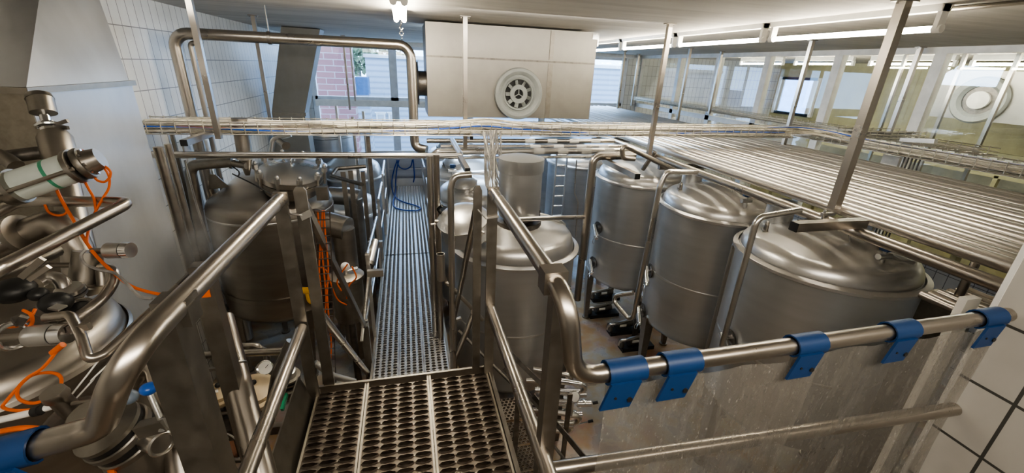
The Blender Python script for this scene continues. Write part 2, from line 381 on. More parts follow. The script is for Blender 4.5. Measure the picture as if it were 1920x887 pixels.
# ================================================================== HANGING POSTS AND LAMPS
def hanger(px, py, zb, label, w=.04, yaw=0, D=None, plate=True):
    p = at(px,py,Z=ZC) if D is None else D
    t = thing('hanger_post', label, 'post', (p.x,p.y,zb), 'posts hanging from the ceiling')
    part('bar', MB().bar((p.x,p.y,zb),(p.x,p.y,ZC-.006 if plate else ZC),w,w,V(0,1,0)), S_RAIL, t)
    if plate: part('ceiling_plate', MB().box((p.x,p.y,ZC-.004),(w*2.4,w*1.3,.008)).bolts((p.x-w*.9,p.y,ZC-.02),(0,0,1),.001,1).bolts((p.x+w*.9,p.y,ZC-.02),(0,0,1),.001,1), S_POST, t)
    return p
pL1 = hanger(350,-20,2.62,'square steel ceiling post nearest the hood, holding the left end of the cable tray')
pL2 = hanger(474,28,2.40,'square steel ceiling post left of the leaning grey duct, beside the tiled wall')
pC = hanger(872,30,2.46,'square steel ceiling post in front of the fan box')
pR1 = hanger(1256.5,44,2.50,'square steel ceiling post just right of the fan box')
pR2 = hanger(1697.6,0,2.50,'thick leaning-looking steel post nearest the tiled pier, through the pipe bank',.05)
pP = hanger(1524,75,2.50,'steel ceiling post where the cable tray turns, under the nearest lamp')
pQ = hanger(1727,88,2.62,'steel ceiling post before the wide right window upright', .045)
hanger(1172,95,2.42,'thin ceiling post against the blue window right of the fan box')
hanger(1198,101,2.5,'thin ceiling post beside the tiled strip at the end of the partition')
hanger(1295,90,2.48,'steel ceiling post in front of the second pane of the partition')
hanger(1354,96,2.6,'steel ceiling post in front of the third partition upright')
pa_ = at(642.5,66,Z=ZC); hanger(642.5,66,at(659.6,206,Y=pa_.y).z,'left one of two slim rods before the back window',.035)
pb_ = at(655,69,Z=ZC); hanger(655,69,at(668,190,Y=pb_.y).z,'right one of two slim rods before the back window',.03)

def lamp(c, L, label, tubes=1, rot=0):
    x, y, z = c; t = thing('fluorescent_lamp', label, 'ceiling lamp', (x,y,z), 'fluorescent ceiling lamps')
    zt = z+.045
    part('housing', MB().prism([(x-.03,y-L/2,ZC-.035),(x+.03,y-L/2,ZC-.035),(x+.045,y-L/2,ZC),(x-.045,y-L/2,ZC)],(0,L,0)), P_FIX, t)
    for s in (-1,1): part('lamp_holder', MB().box((x,y+s*(L/2-.012),(z+ZC)/2),(.05 if tubes == 1 else .11,.024,ZC-z)), P_FIX, t)
    for k in range(tubes):
        xx = x+(0 if tubes == 1 else (-.032,.032)[k])
        part('fluorescent_tube', MB().tube([(xx,y-L/2+.02,z),(xx,y+L/2-.02,z)],.0165,12), P_TUBE, t)
        for s in (-1,1): part('end_cap', MB().cyl((xx,y+s*(L/2-.03),z),(xx,y+s*(L/2+.012),z),.022,n=14), P_FIX, t)
    return t
zt = H+.298; a1 = at(1776,55,Z=zt); b1 = at(1434,73,Z=zt); LX = (a1.x+b1.x)/2; LL = b1.y-a1.y
names = ['nearest lit fluorescent lamp of the right-hand row, by the tiled pier','second lit fluorescent lamp of the right-hand row, counted from the pier','third lit fluorescent lamp of the right-hand row, right beside the second post','far end lamp of the right-hand row, next to the fan box']
for k in range(4): lamp((LX,(a1.y+b1.y)/2+k*(LL+.08),zt), LL, names[k])
solo('lamp_rail', 'thin grey conduit rail along the ceiling above the right lamp row', 'conduit', MB().tube([(LX+.10,a1.y-.3,ZC-.015),(LX+.10,a1.y+5.2,ZC-.015)],.012,8), S_POST)
e1 = at(757,38,Z=H+.34); lamp((e1.x-.03,e1.y-.62,H+.34),1.24,'twin-tube fluorescent lamp at the top of the picture, left of the fan box',2)
ch = thing('lamp_chain', 'short steel hook and chain hanging from the twin-tube lamp', 'chain', (e1.x-.03,e1.y+.03,3.40))
hk = at(752,45,Y=e1.y+.03); part('hook', MB().tube([hk+V(0,0,.10),hk,hk-V(.015,0,.03),hk-V(0,0,.055),hk-V(-.015,0,.035)],.006,8,.012), S_CHROME, ch)
lk = MB()
for k in range(2): lk.torus(hk-V(0,0,.075+k*.04),(1,0,0) if k else (0,1,0),.016,.004,14,6)
part('chain_link', lk, S_CHROME, ch)

# ================================================================== FAN BOX
YD = 4.85; d0 = at(800,130,Y=YD).x; d1 = at(1113,140,Y=YD).x; zb = at(950,221,Y=YD).z
t = thing('ventilation_box', 'big sheet steel ventilation box under the ceiling with a round grey diffuser', 'ventilation box', ((d0+d1)/2,YD+.35,zb))
part('casing', MB().span((d0,YD,zb),(d1,YD+.7,ZC-.02)), S_CASE, t)
zs = at(950,112,Y=YD).z; xs = at(1031,140,Y=YD).x
part('seam_strip', MB().span((d0-.002,YD-.004,zs-.009),(d1+.002,YD,zs+.009)), S_DARK, t)
part('joint_profile', MB().span((xs-.022,YD-.012,zs+.02),(xs+.022,YD,ZC-.03)).span((xs-.028,YD-.006,zb),(xs+.028,YD,zs-.02)), S_POST, t)
part('corner_bracket', MB().span((d1-.06,YD-.012,ZC-.09),(d1+.012,YD,ZC-.03)).span((d1-.0,YD-.012,ZC-.16),(d1+.012,YD+.03,ZC-.03)), S_CHROME, t)
c = at(971,176,Y=YD); R = rad(92,c)
f = part('diffuser', MB().lathe([(R*.80,0),(R*.98,0),(R,.03),(R*.97,.055),(R*.86,.062),(R*.78,.05),(R*.72,.03),(R*.66,.03),(R*.62,.045),(R*.57,.04),(R*.54,.005)], c, (0,-1,0), 48, cap=False), P_FAN, t)
part('throat', MB().lathe([(R*.55,.012),(R*.55,.004)], c, (0,-1,0), 36), P_BLACK, f)
bl = MB()
for k in range(9):
    a = 2*pi*k/9+.35; q = c+V(math.cos(a),0,math.sin(a))*R*.42; rr = Matrix.Rotation(-a,3,'Y')@Matrix.Rotation(.7,3,'X')
    bl.box(q-V(0,.022,0),(R*.22,.004,R*.20),rr)
part('blade', bl, P_FAN, f)
hb = MB().lathe([(R*.36,.02),(R*.36,.048),(R*.19,.048),(R*.19,.02)], c, (0,-1,0), 32, cap=False)
for k in range(3):
    a = pi/2+2*pi*k/3; hb.bar(c-V(0,.04,0), c-V(0,.04,0)+V(math.cos(a),0,math.sin(a))*R*.2,.008,.008)
part('hub', hb, P_FAN, f)
cs = at(800,157,Y=YD+.25); rs = rad(44,cs)
part('side_spigot', MB().cyl((d0,YD+.25,cs.z),(d0-.09,YD+.25,cs.z),rs,n=28).cyl((d0-.085,YD+.25,cs.z),(d0-.115,YD+.25,cs.z),rs*1.75,rs*1.6,28), S_DARK, t)

# ================================================================== LEANING DUCT, HOOD
YG = 7.4
q = [at(527,50,Y=YG),at(600,55,Y=YG),at(571,214,Y=YG),at(509,214,Y=YG)]
t = thing('leaning_duct', 'wide grey sheet duct leaning out from the ceiling before the back window', 'duct', ((q[2]+q[3])/2)*1)
part('slanted_panel', MB().prism(q,(0,.35,0)), S_LEAN, t)
part('flange', MB().box((q[2]+q[3])/2,(abs(q[2].x-q[3].x)+.05,.06,.05)), S_POST, t)
lo = [q[3],q[2],at(585,300,Y=YG),at(515,300,Y=YG)]
part('lower_box', MB().prism([p+V(0,.01,0) for p in lo],(0,.33,0)), S_LEAN, t)
# hood on the left
HX0, HX1, HY0, HY1, HZ = XL+.02, -1.75, 2.58, 3.42, 3.05
t = thing('steam_hood', 'tall grey sheet steel hood with pyramid top at the far left', 'extraction hood', ((HX0+HX1)/2,(HY0+HY1)/2,1.6))
part('side_sheet', MB().span((HX1-.006,HY0,1.60),(HX1,HY1+.02,HZ)), S_HOOD, t)
part('front_sheet', MB().span((HX0,HY0,1.60),(HX1-.006,HY0+.006,HZ)), S_OLD, t); part('rear_sheet', MB().span((HX0,HY1,1.60),(HX1-.006,HY1+.006,HZ)), S_OLD, t)
tp = [V(-2.12,2.78,ZC),V(-1.90,2.78,ZC),V(-1.90,3.16,ZC),V(-2.12,3.16,ZC)]; bt = [V(HX0,HY0,HZ),V(HX1,HY0,HZ),V(HX1,HY1,HZ),V(HX0,HY1,HZ)]
m8 = [(tp[0]+tp[1])/2,(tp[1]+tp[2])/2,(tp[2]+tp[3])/2,(tp[3]+tp[0])/2]
py = MB(); cu = []
vs = bt+[V(-2.10,3.226,ZC),V(-1.895,3.226,ZC),V(-1.889,3.428,ZC),V(-1.877,3.58,ZC),V(-1.93,3.62,ZC),V(-2.10,3.62,ZC)]
py.add(vs, [(0,1,5,4),(1,6,5),(1,2,7,6),(2,8,7),(2,3,9,8),(3,0,4,9)])
part('pyramid_top', py, S_HOOD, t)
part('flange', MB().span((HX1-.03,HY0-.02,HZ-.012),(HX1+.022,HY1+.03,HZ+.018)).span((HX0,HY0-.022,HZ-.012),(HX1+.02,HY0+.02,HZ+.018)), S_POST, t)
part('bottom_rail', MB().span((HX1-.03,HY0,1.57),(HX1+.02,HY1+.04,1.64)), S_POST, t)

# ================================================================== OVERHEAD PIPES
pr = rad(20,at(500,72,Y=4.6)); zl = at(540,73,Y=4.6).z; xl0 = at(332,100,Y=4.6).x; xl1 = at(771,120,Y=4.6).x
t = thing('overhead_pipe', 'thick overhead steel pipe running under the ceiling from the left wall to the fan box', 'pipe', (xl0,4.6,1.9))
part('pipe_run', MB().tube([(xl0,4.6,1.9),(xl0,4.6,zl),(xl1,4.6,zl),(xl1,4.6,2.42),(xl1+.12,4.55,2.40)],pr,18,.12), S_RAIL, t)
part('pipe_clamp', MB().cyl((xl0+.75,4.6,zl),(xl0+.78,4.6,zl),pr*1.15).bar((xl0+.765,4.6,zl),(xl0+.765,4.6,ZC),.02,.006), S_POST, t)
solo('riser_pipe', 'slim riser pipe beside the thick overhead pipe at the left wall', 'pipe', MB().tube([(xl0+.11,4.62,1.6),(xl0+.11,4.62,zl-.06),(xl0+.2,4.62,zl-.09),(xl0+.2,4.62,zl+.0)],.022,10,.05), S_RAIL)
solo('wall_riser_pipe', 'thin vertical conduit on the tiled wall below the left end of the cable tray', 'pipe', MB().tube([at(322,250,X=XL+.03),V(XL+.03,at(322,250,X=XL+.03).y,1.2)],.02,8), S_POST)
pa, pb = at(282,290,Y=3.9), at(864,292,Y=3.9)
t = thing('crossing_pipe', 'pale steel pipe crossing the hall just below the cable tray', 'pipe', pa)
pc = pb+V(0,.75,.02)
part('pipe_run', MB().tube([V(XL+.0,3.9,pa.z),pb,pc],rad(11,pb),12,.03), S_PIPE, t)
part('pipe_hanger', MB().cyl(at(346,290,Y=3.9)-V(.012,0,0),at(346,290,Y=3.9)+V(.012,0,0),.025).tube([at(346,290,Y=3.9),at(342,268,Y=3.9)],.006,6), S_POST, t)
def bracket(c, label, L=.45, axis='Y', w=.045):
    e = c+(V(0,L,0) if axis == 'Y' else V(L,0,0)); t = thing('bracket_arm', label, 'bracket', c)
    part('arm', MB().bar(c,e,w,w), S_RAIL, t); d = (e-c).normalized(); part('end_cap', MB().bar(c-d*.006,c,w*1.02,w*1.02), P_BLACK, t)
bracket(at(345,268,Y=3.55),'short bracket arm with a black end cap under the left end of the cable tray')
bracket(at(884,259,Y=4.05),'short bracket arm with black end cap below the post before the fan box',.3,'Y',.03)
bracket(at(877,320,Y=3.2),'bracket arm with a black end cap left of the hanging cable bundle',.5,'Y',.04)
bracket(at(1195,331,Y=3.0),'bracket arm with a black end cap above the second tank from the ladder',.62,'Y',.045)
bracket(at(1489,425,Y=1.75),'bracket arm with a black end cap above the nearest large tank',.5,'X',.05)

# pipes running across under the tray into the pipe bank
xj = 2.5
def cross(px0,py,Y,dpx,label,mat=S_PIPE,xe=xj,drop=None,name='cross_pipe'):
    a = at(px0,py,Y=Y); r_ = rad(dpx,a); pts = [a,V(xe,Y,a.z)]
    if drop is not None: pts = [V(a.x,Y,drop)]+pts
    t = thing(name,label,'pipe',pts[0]); part('pipe_run',MB().tube(pts,r_,14,r_*2.2),mat,t)
    for k in range(4): x = 1.25+k*.28+Y*.02; part('light_patch_band',MB().cyl((x,Y,a.z),(x+.12,Y,a.z),r_*1.03,n=14),P_LABEL,t)  # white bands paint in the bright light pattern reflected on the pipes
    return t
cross(800,264,4.85,9,'highest of the pipes running under the tray into the pipe bank',S_RAIL)
cross(826,275,4.6,8,'second pipe under the tray running into the pipe bank',S_RAIL)
cross(812,284,4.45,13,'thick pale pipe under the tray with an elbow down to the walkway',S_PIPE,drop=.0)
cross(840,296,4.3,5,'thin lowest pipe under the tray running into the pipe bank',S_PIPE)
# the pipe bank over the right tanks
ZB = 2.45; NP = 18; X0, X1 = 2.70, 4.50
ed = MB().tube([(2.53,.93,ZB-.01),(2.53,9.3,ZB-.01)],.034,12)
solo('edge_pipe','thick dull outer pipe at the near edge of the pipe bank','pipe',ed,S_RAIL)
for k in range(NP):
    x = X0+(X1-X0)*k/(NP-1); rr = (.038,.036,.038,.034,.036)[k % 5]
    solo('bank_pipe','long straight stainless pipe in the bank over the right tanks','pipe',MB().tube([(x,.93,ZB+rr),(x,9.3,ZB+rr)],rr,16),S_BANK,'parallel pipes of the overhead bank')
for k,y in enumerate((1.0,2.05,3.72,5.4,7.1,8.8)):
    lab = ['bearer under the pipe bank at the tiled pier','bearer under the pipe bank at the thick leaning-looking post','bearer under the pipe bank right of the fan box','bearer under the pipe bank behind the cable tray','bearer under the pipe bank near its far end','farthest bearer under the pipe bank'][k]
    solo('pipe_bearer',lab+', square steel bar','beam',MB().bar((2.45,y,ZB-.07),(4.62,y,ZB-.07),.04,.05),S_POST,'bearers under the pipe bank')
for y,l in ((1.80,'nearer bolted clip on the edge pipe at the foot of the thick leaning-looking post'),(1.95,'farther bolted clip on the edge pipe at the foot of the thick leaning-looking post')):
    solo('pipe_clip',l,'clip',MB().box((2.53,y,ZB+.03),(.09,.02,.02)).cyl((2.50,y,ZB-.02),(2.50,y,ZB+.06),.008,n=8),S_SHEET)

# ================================================================== CABLE TRAYS
def tray(label, a, b, wdir, width, h, pitch=.1, name='cable_tray', nb=5):
    a, b = Vector(a), Vector(b); w = Vector(wdir); m = MB(); r_ = .0045; u = V(0,0,1)
    def ln(o): m.tube([a+o,b+o],r_,4,caps=False)
    for i in range(nb): ln(w*width*i/(nb-1))
    for s in (0,1):
        ln(w*width*s+u*h); ln(w*width*s+u*h*.5)
    L = (b-a).length; n = int(L/pitch); d = (b-a)/L
    for i in range(n+1):
        p = a+d*min(L,i*pitch+.01); m.tube([p+u*(h+.012),p,p+w*width,p+w*width+u*(h+.012)],r_,4,caps=False)
    return solo(name,label,'cable tray',m,S_WIRE)
TY0, TY1, TZ = 4.0, 4.30, 2.635
tray('long wire mesh cable tray crossing the hall below the fan box',(XL+.02,TY0,TZ),(4.35,TY0,TZ),(0,1,0),.30,.10)
tray('wire mesh cable tray running forward along the right side of the pipe bank',(4.62,4.30,TZ-.02),(4.62,.95,TZ-.02),(1,0,0),.30,.09)
tray('far wire mesh cable tray in front of the glazed partition',(5.62,10.3,2.62),(5.62,3.0,2.62),(1,0,0),.22,.07,.12,nb=4)
tray('short wire mesh cable tray branching toward the partition',(4.7,3.55,2.70),(5.62,3.55,2.70),(0,1,0),.28,.07,nb=4)
rc = random.Random(11)
def bundle(label, path, n, spread, zs, mat, r_=.006, name='cable_bundle'):
    m = MB(); path = [Vector(p) for p in path]
    for k in range(n):
        oy, oz = rc.uniform(-spread,spread), rc.uniform(0,zs); pts = []
        for i,p in enumerate(path):
            tt = (path[min(i+1,len(path)-1)]-path[max(i-1,0)]).normalized(); s = V(-tt.y,tt.x,0)
            s = V(1,0,0) if s.length < .5 else s.normalized()
            pts.append(p+s*(oy+rc.uniform(-.035,.035))+V(0,0,oz+rc.uniform(-.008,.014)))
        m.tube(spline(pts,4),r_*rc.choice((.7,1,1,1.3)),5,caps=False)
    return solo(name,label,'cables',m,mat,kind='stuff')
ty = (TY0+TY1)/2
ln = [(x,ty,TZ+.012) for x in (-2.1,-1.6,-1.0,-.4,.1,.5,.9,1.4,2.0,2.6,3.2,3.8,4.3)]
bundle('bundle of pale cables lying in the long cable tray',ln,40,.125,.075,P_CABLE)
bundle('darker grey cables among the pale ones in the long cable tray',ln,5,.11,.05,P_GREYC)
hump = [(x,ty-.05,TZ+.02+.05*math.exp(-((x-.75)/.35)**2)) for x in (-.6,-.2,.2,.5,.75,1.0,1.3,1.7,2.3)]
bundle('hump of pale cables where they rise out of the long tray below the fan box',hump,9,.08,.07,P_CABLE)
bc = MB()
for o in (0,.014): bc.tube(spline([(x,TY0+.03+o,TZ+.04+.018*math.sin(x*2.1)+.03*math.exp(-((x-.7)/.3)**2)) for x in (-2.1,-1.6,-1.1,-.6,-.1,.4,.7,1.0,1.5,2.1,2.7,3.3,4.2)],5),.006,6)
solo('blue_cable','pair of blue cables weaving along the front of the long cable tray','cable',bc,P_BCABLE)
solo('red_cable','thin red cable at the left end of the long cable tray','cable',MB().tube(spline([(-2.1,TY0+.04,TZ+.045),(-1.7,TY0+.05,TZ+.05),(-1.2,TY0+.09,TZ+.03),(-.6,TY0+.12,TZ+.02)],5),.006,6),P_RED)
ln2 = [(4.1,4.15,TZ+.03),(4.5,4.12,TZ+.04),(4.72,3.9,TZ+.03),(4.76,3.4,TZ),(4.77,2.6,TZ),(4.76,1.8,TZ),(4.77,1.0,TZ)]
bundle('bundle of pale cables in the tray beside the pipe bank',ln2,30,.12,.055,P_CABLE)
solo('curving_blue_cable','blue cable curving into the tray beside the pipe bank','cable',MB().tube(spline([p+V(-.05,0,.06) for p in map(Vector,ln2)],5),.006,6),P_BCABLE)
bundle('sparse cables in the far tray before the partition',[(5.72,y,2.64) for y in (10.2,8.5,7,5.5,4,3.1)],7,.07,.03,P_CABLE)
bundle('cables crossing in the short branching tray',[(x,3.69,2.72) for x in (4.75,5.0,5.3,5.6)],7,.1,.03,P_GREYC)
# cables dropping from the tray
dp = [at(925,248,Y=4.0),at(924,275,Y=3.95),at(926,310,Y=3.9),at(932,350,Y=3.85),at(940,372,Y=3.8)]
bundle('thick bundle of grey cables dropping from the tray toward the motor casing',dp,20,.075,.02,P_GREYC,.006,'hanging_cables')
bundle('pale cables hanging among the grey ones left of the motor casing',dp,4,.08,.02,P_CABLE,.006,'hanging_cables')

# ================================================================== THE NEXT ROOM, SEEN THROUGH THE GLASS
for k,(px,w_) in enumerate(((1415,.9),(1470,1.2),(1330,1.0))):
    c = at(px,165,X=10.32); wn = bpy.data.objects.new('window_%d' % (20+k),None); COL.objects.link(wn); wn.location = c; WL[wn] = Vector(c); wn['kind'] = 'structure'
    if c.y > YB-.7: c.y = YB-.7-.1
    struct('window_frame', MB().span((10.30,c.y-w_/2-.06,2.35),(10.36,c.y+w_/2+.06,2.42)).span((10.30,c.y-w_/2-.06,3.25),(10.36,c.y+w_/2+.06,3.32)).span((10.30,c.y-w_/2-.06,2.42),(10.36,c.y-w_/2,3.25)).span((10.30,c.y+w_/2,2.42),(10.36,c.y+w_/2+.06,3.25)), P_FRAME, wn)
    struct('window_pane', MB().span((10.33,c.y-w_/2,2.42),(10.35,c.y+w_/2,3.25)), plain('daylight_glow_pane', (.5,.7,.95), .2, emit=(.55,.75,1), es=.8), wn)  # pane glows by itself in place of daylight; the wall behind is solid
c = at(1838,188,X=8.6); t = thing('exhaust_duct','large grey sheet duct with a round fan mouth in the room behind the glass','duct',(9.1,c.y-.6,2.7))
part('duct_run', MB().span((8.62,1.3,c.z-.30),(9.4,c.y+.75,c.z+.42)), S_CASE, t)
fr_ = rad(84,c); f_ = part('fan_ring', MB().lathe([(fr_*.62,.0),(fr_*.98,.0),(fr_,.05),(fr_*.92,.09),(fr_*.72,.08),(fr_*.6,.03)],c,(-1,-.12,0),36,cap=False), P_FAN, t)
part('fan_hub', MB().lathe([(fr_*.38,.02),(fr_*.38,.07),(fr_*.3,.08)],c,(-1,-.12,0),28), P_FIX, f_); part('fan_throat', MB().lathe([(fr_*.66,.005),(fr_*.66,.015)],c,(-1,-.12,0),28), S_DARK, f_)
for k,(y,x) in enumerate(((2.6,7.6),(4.0,7.6),(5.4,7.6),(6.9,7.6),(8.4,7.6))):
    t = thing('fluorescent_lamp',['lamp behind the glass nearest the tiled pier','lamp behind the glass above the round fan mouth','lamp behind the glass above the wide upright','lamp behind the glass in the middle of the partition','farthest lamp behind the glass'][k],'ceiling lamp',(x,y,3.5),'lamps in the room behind the glass')
    part('housing', MB().span((x-.03,y-.6,3.60),(x+.03,y+.6,ZC)), P_FIX, t); part('fluorescent_tube', MB().tube([(x,y-.58,3.55),(x,y+.58,3.55)],.018,10), P_TUBE, t)
    for s in (-1,1): part('end_cap', MB().span((x-.025,y+s*.6-.02,3.52),(x+.025,y+s*.6+.02,3.60)), P_FIX, t)
for px,Xp_,l in ((1800,7.2,'slim post behind the glass left of the round fan mouth'),(1900,7.0,'slim post behind the glass right of the round fan mouth'),(1690,7.3,'slim post behind the glass before the wide upright')):
    p_ = at(px,130,X=Xp_); t = thing('hanger_post',l,'post',(p_.x,p_.y,2.0),'posts behind the glass'); part('bar', MB().bar((p_.x,p_.y,1.6),(p_.x,p_.y,ZC),.04,.04,V(0,1,0)), S_RAIL, t)
t = thing('conveyor_table','long olive machine table with rails in the room behind the glass','conveyor',(7.6,4.3,0))
part('table_top', MB().span((7.0,1.6,1.52),(8.4,7.2,1.60)), P_OLIVE, t)
for x in (7.1,8.3):
    part('guide_rail', MB().span((x-.03,1.6,1.78),(x+.03,7.2,1.86)), P_OLIVE, t)
    for y in (1.8,3.0,4.2,5.4,6.8): part('leg', MB().span((x-.04,y-.04,0),(x+.04,y+.04,1.82)), P_OLIVE, t)
t = thing('slatted_rail_guard','pale slatted guard along the wall behind the glass','guard',(9.6,4.5,0))
part('top_rail', MB().span((9.55,1.2,2.18),(9.62,8.5,2.26)), P_OLIVE, t); part('bottom_rail', MB().span((9.55,1.2,1.86),(9.62,8.5,1.92)), P_OLIVE, t)
for k in range(36): part('slat', MB().span((9.57,1.3+k*.2,1.92),(9.60,1.40+k*.2,2.18)), P_LABEL, t)
for y in (1.3,4.8,8.4): part('leg', MB().span((9.55,y-.03,0),(9.62,y+.03,1.9)), P_OLIVE, t)
cr = None
for k,(px,py) in enumerate(((1700,283),(1740,288),(1845,298),(1880,301),(1800,292))):
    c = at(px,py,X=7.55); c.z = 1.60; l = ['blue crate on the machine table behind the glass, left end','second blue crate from the left on the machine table behind the glass','fourth blue crate on the machine table behind the glass','blue crate on the machine table behind the glass, right end','middle blue crate on the machine table behind the glass'][k]
    t = thing('blue_crate',l,'crate',c,'blue crates behind the glass'); part('body', MB().span((c.x-.2,c.y-.15,1.60),(c.x+.2,c.y+.15,1.72)), P_CRATE, t); part('rim', MB().span((c.x-.22,c.y-.17,1.70),(c.x+.22,c.y+.17,1.735)), P_CRATE, t)
# switch boxes and lower pipes beyond the nearest tank
c = at(1775,577,X=3.62); t = thing('steel_box','brownish steel box with a white label beyond the nearest big tank','cabinet',(3.75,c.y,0))
part('body', MB().span((3.62,c.y-.06,.0),(3.84,c.y+.20,c.z+.02)), S_OLD, t); part('white_label', MB().span((3.64,c.y-.05,c.z+.02),(3.70,c.y+.03,c.z+.024)), P_LABEL, t)
for k in range(6):
    x = 3.02+.075*k; solo('lower_pipe','lower steel pipe seen under the edge of the pipe bank by the tiled pier','pipe',MB().tube([(x,.93,2.06),(x,1.60,2.06)],.024,10),S_RAIL,'lower pipes under the bank')
for k,y in enumerate((1.25,1.62)): solo('drop_pipe',['short pipe drop from the bank to the lower pipes, nearest the pier','short pipe drop from the bank to the lower pipes, farther from the pier'][k],'pipe',MB().cyl((3.10+.1*k,y-.1,2.06),(3.10+.1*k,y-.1,2.46),.022,n=10),S_RAIL)
solo('pale_post','pale flat post standing just behind the tiled pier','post',MB().span((2.235,1.03,0),(2.32,1.06,2.43)),P_LABEL)
t = thing('tray_riser','grey wire riser with cables and a bracket behind the tray beside the pipe bank','cable riser',(5.05,3.2,1.6))
c = at(1705,285,X=5.0); part('pale_panel', MB().span((4.98,c.y+.05,1.5),(5.02,c.y+.22,2.55)), P_FRAME, t)
part('bracket', MB().bar(at(1690,262,X=5.0),at(1755,265,X=5.0),.05,.04), S_SHEET, t)
for k in range(5): part('riser_cable', MB().tube([(5.0,c.y-.12+.035*k,1.5),(5.0,c.y-.12+.035*k,2.62)],.009,6), P_GREYC, t)
# ================================================================== PLATFORM, WALKWAY
ZP, ZW = 1.70, .85
def grid_plank(m, x0, x1, y0, y1, z, px, py, rx, ry, stag, lift, n=12, th=.012, edge=.012):
    nx = max(1, int(round((x1-x0-2*edge)/px))); px = (x1-x0-2*edge)/nx; ny = int((y1-y0)/py)
    for j in range(ny):
        ya, yb = y0+j*py, y0+(j+1)*py; off = (px/2 if (stag and j % 2) else 0); k = nx-(1 if off else 0); xs = x0+edge+off
        if xs > x0: m.add([V(x0,ya,z),V(xs,ya,z),V(xs,yb,z),V(x0,yb,z)],[(0,1,2,3)])
        xe = xs+k*px
        if xe < x1: m.add([V(xe,ya,z),V(x1,ya,z),V(x1,yb,z),V(xe,yb,z)],[(0,1,2,3)])
        for i in range(k):
            cx, cy = xs+(i+.5)*px, (ya+yb)/2; vs = []
            for q in range(n):
                a = 2*pi*(q+.5)/n; c_, s_ = math.cos(a), math.sin(a); sc = min(px/2/abs(c_), py/2/abs(s_))
                vs.append(V(cx+c_*sc, cy+s_*sc, z))
            for (fx, fy, dz) in ((1,1,0),(.86,.84,lift),(.80,.76,lift*.4-th)):
                for q in range(n):
                    a = 2*pi*(q+.5)/n; tooth = (lift*.35 if (q % 2 and dz == lift) else 0)
                    vs.append(V(cx+math.cos(a)*rx*fx, cy+math.sin(a)*ry*fy, z+dz-tooth))
            fs = [(r_*n+q, r_*n+(q+1) % n, (r_+1)*n+(q+1) % n, (r_+1)*n+q) for r_ in range(3) for q in range(n)]
            m.add(vs, fs)
            cs = [(cx-px/2,ya),(cx+px/2,ya),(cx+px/2,yb),(cx-px/2,yb)]
            b0 = len(m.v)-4*n
            for (qx,qy) in cs:   # close the corner gaps of the cell
                best = sorted(range(n), key=lambda q: (m.v[b0+q].x-qx)**2+(m.v[b0+q].y-qy)**2)[:2]
                m.v.append(V(qx,qy,z)); m.f.append((len(m.v)-1, b0+best[0], b0+best[1]))
    return m
t = thing('grating_platform', 'dark punched steel grating platform in the foreground between the two railings', 'platform', (-.07,1.2,ZP-.05))
bx = [-.505,-.268,.046,.362]
for i in range(3):
    p = part('grating_plank', grid_plank(MB(), bx[i]+.010, bx[i+1]-.010, .35, 1.845, ZP, .074, .034, .0367, .0118, False, .008, 12, .030, .002), S_GRID, t)
    for x_ in (bx[i]+.006,bx[i+1]-.006): part('plank_flange', MB().span((x_-.0045,.35,ZP-.045),(x_+.0045,1.845,ZP+.003)), S_EDGE, p)
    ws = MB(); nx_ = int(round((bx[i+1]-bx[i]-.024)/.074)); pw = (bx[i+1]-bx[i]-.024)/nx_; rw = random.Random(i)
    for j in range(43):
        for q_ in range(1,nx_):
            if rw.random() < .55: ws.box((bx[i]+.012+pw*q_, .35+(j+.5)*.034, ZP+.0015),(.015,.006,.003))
    part('lit_sliver_plates', ws, S_EDGE, p)  # pale plates paint in the light caught on the flat junctions
part('front_edge', MB().span((-.53,1.846,ZP-.06),(.385,1.86,ZP+.012)), S_POST, t)
part('right_edge', MB().span((.364,.3,ZP-.06),(.372,1.86,ZP+.012)).span((.372,.3,ZP-.06),(.40,1.86,ZP-.052)), S_POST, t)
part('toe_plate', MB().prism([(-.512,.3,ZP-.06),(-.506,.3,ZP-.06),(-.566,.3,ZP+.13),(-.572,.3,ZP+.13)],(0,1.50,0)), S_POST, t)
t = thing('walkway_grating', 'long ribbed steel grating walkway leading to the back window', 'walkway', (-.06,5.5,ZW-.06))
wx = [-.375,-.168,.04,.25]
for i in range(3):
    for (ya,yb) in ((2.05,5.35),(5.36,8.82)):
        p = part('grating_plank', grid_plank(MB(), wx[i]+.002, wx[i+1]-.002, ya, yb, ZW, .0495, .036, .0185, .0145, False, .007, 8, .025, .004), S_WALK, t)
for s,x in ((-1,-.385),(1,.258)): part('side_channel', MB().span((x-.01,2.05,ZW-.09),(x+.01,8.84,ZW+.015)), S_POST, t)
part('end_plate', MB().span((-.385,8.84,ZW-.05),(.258,8.85,ZW+.16)), S_SHEET, t)
for k,y in enumerate((2.3,4.4,6.5,8.5)):
    for x in (-.33,.20): part('support_leg', MB().span((x-.025,y-.025,0),(x+.025,y+.025,ZW-.02)), S_DARK, t)
# steps from platform to walkway
t = thing('short_stair', 'short steel stair between the grating platform and the walkway', 'stair', (-.06,1.95,ZW))
for k in range(2): part('tread', MB().span((-.36,1.87+k*.10,ZP-.26*(k+1)-.03),(.24,2.0+k*.10,ZP-.26*(k+1))), S_WALK, t)
for x in (-.372,.246): part('stringer', MB().bar((x,1.87,ZP-.2),(x,2.3,ZW-.12),.012,.16,V(0,0,1)), S_POST, t)

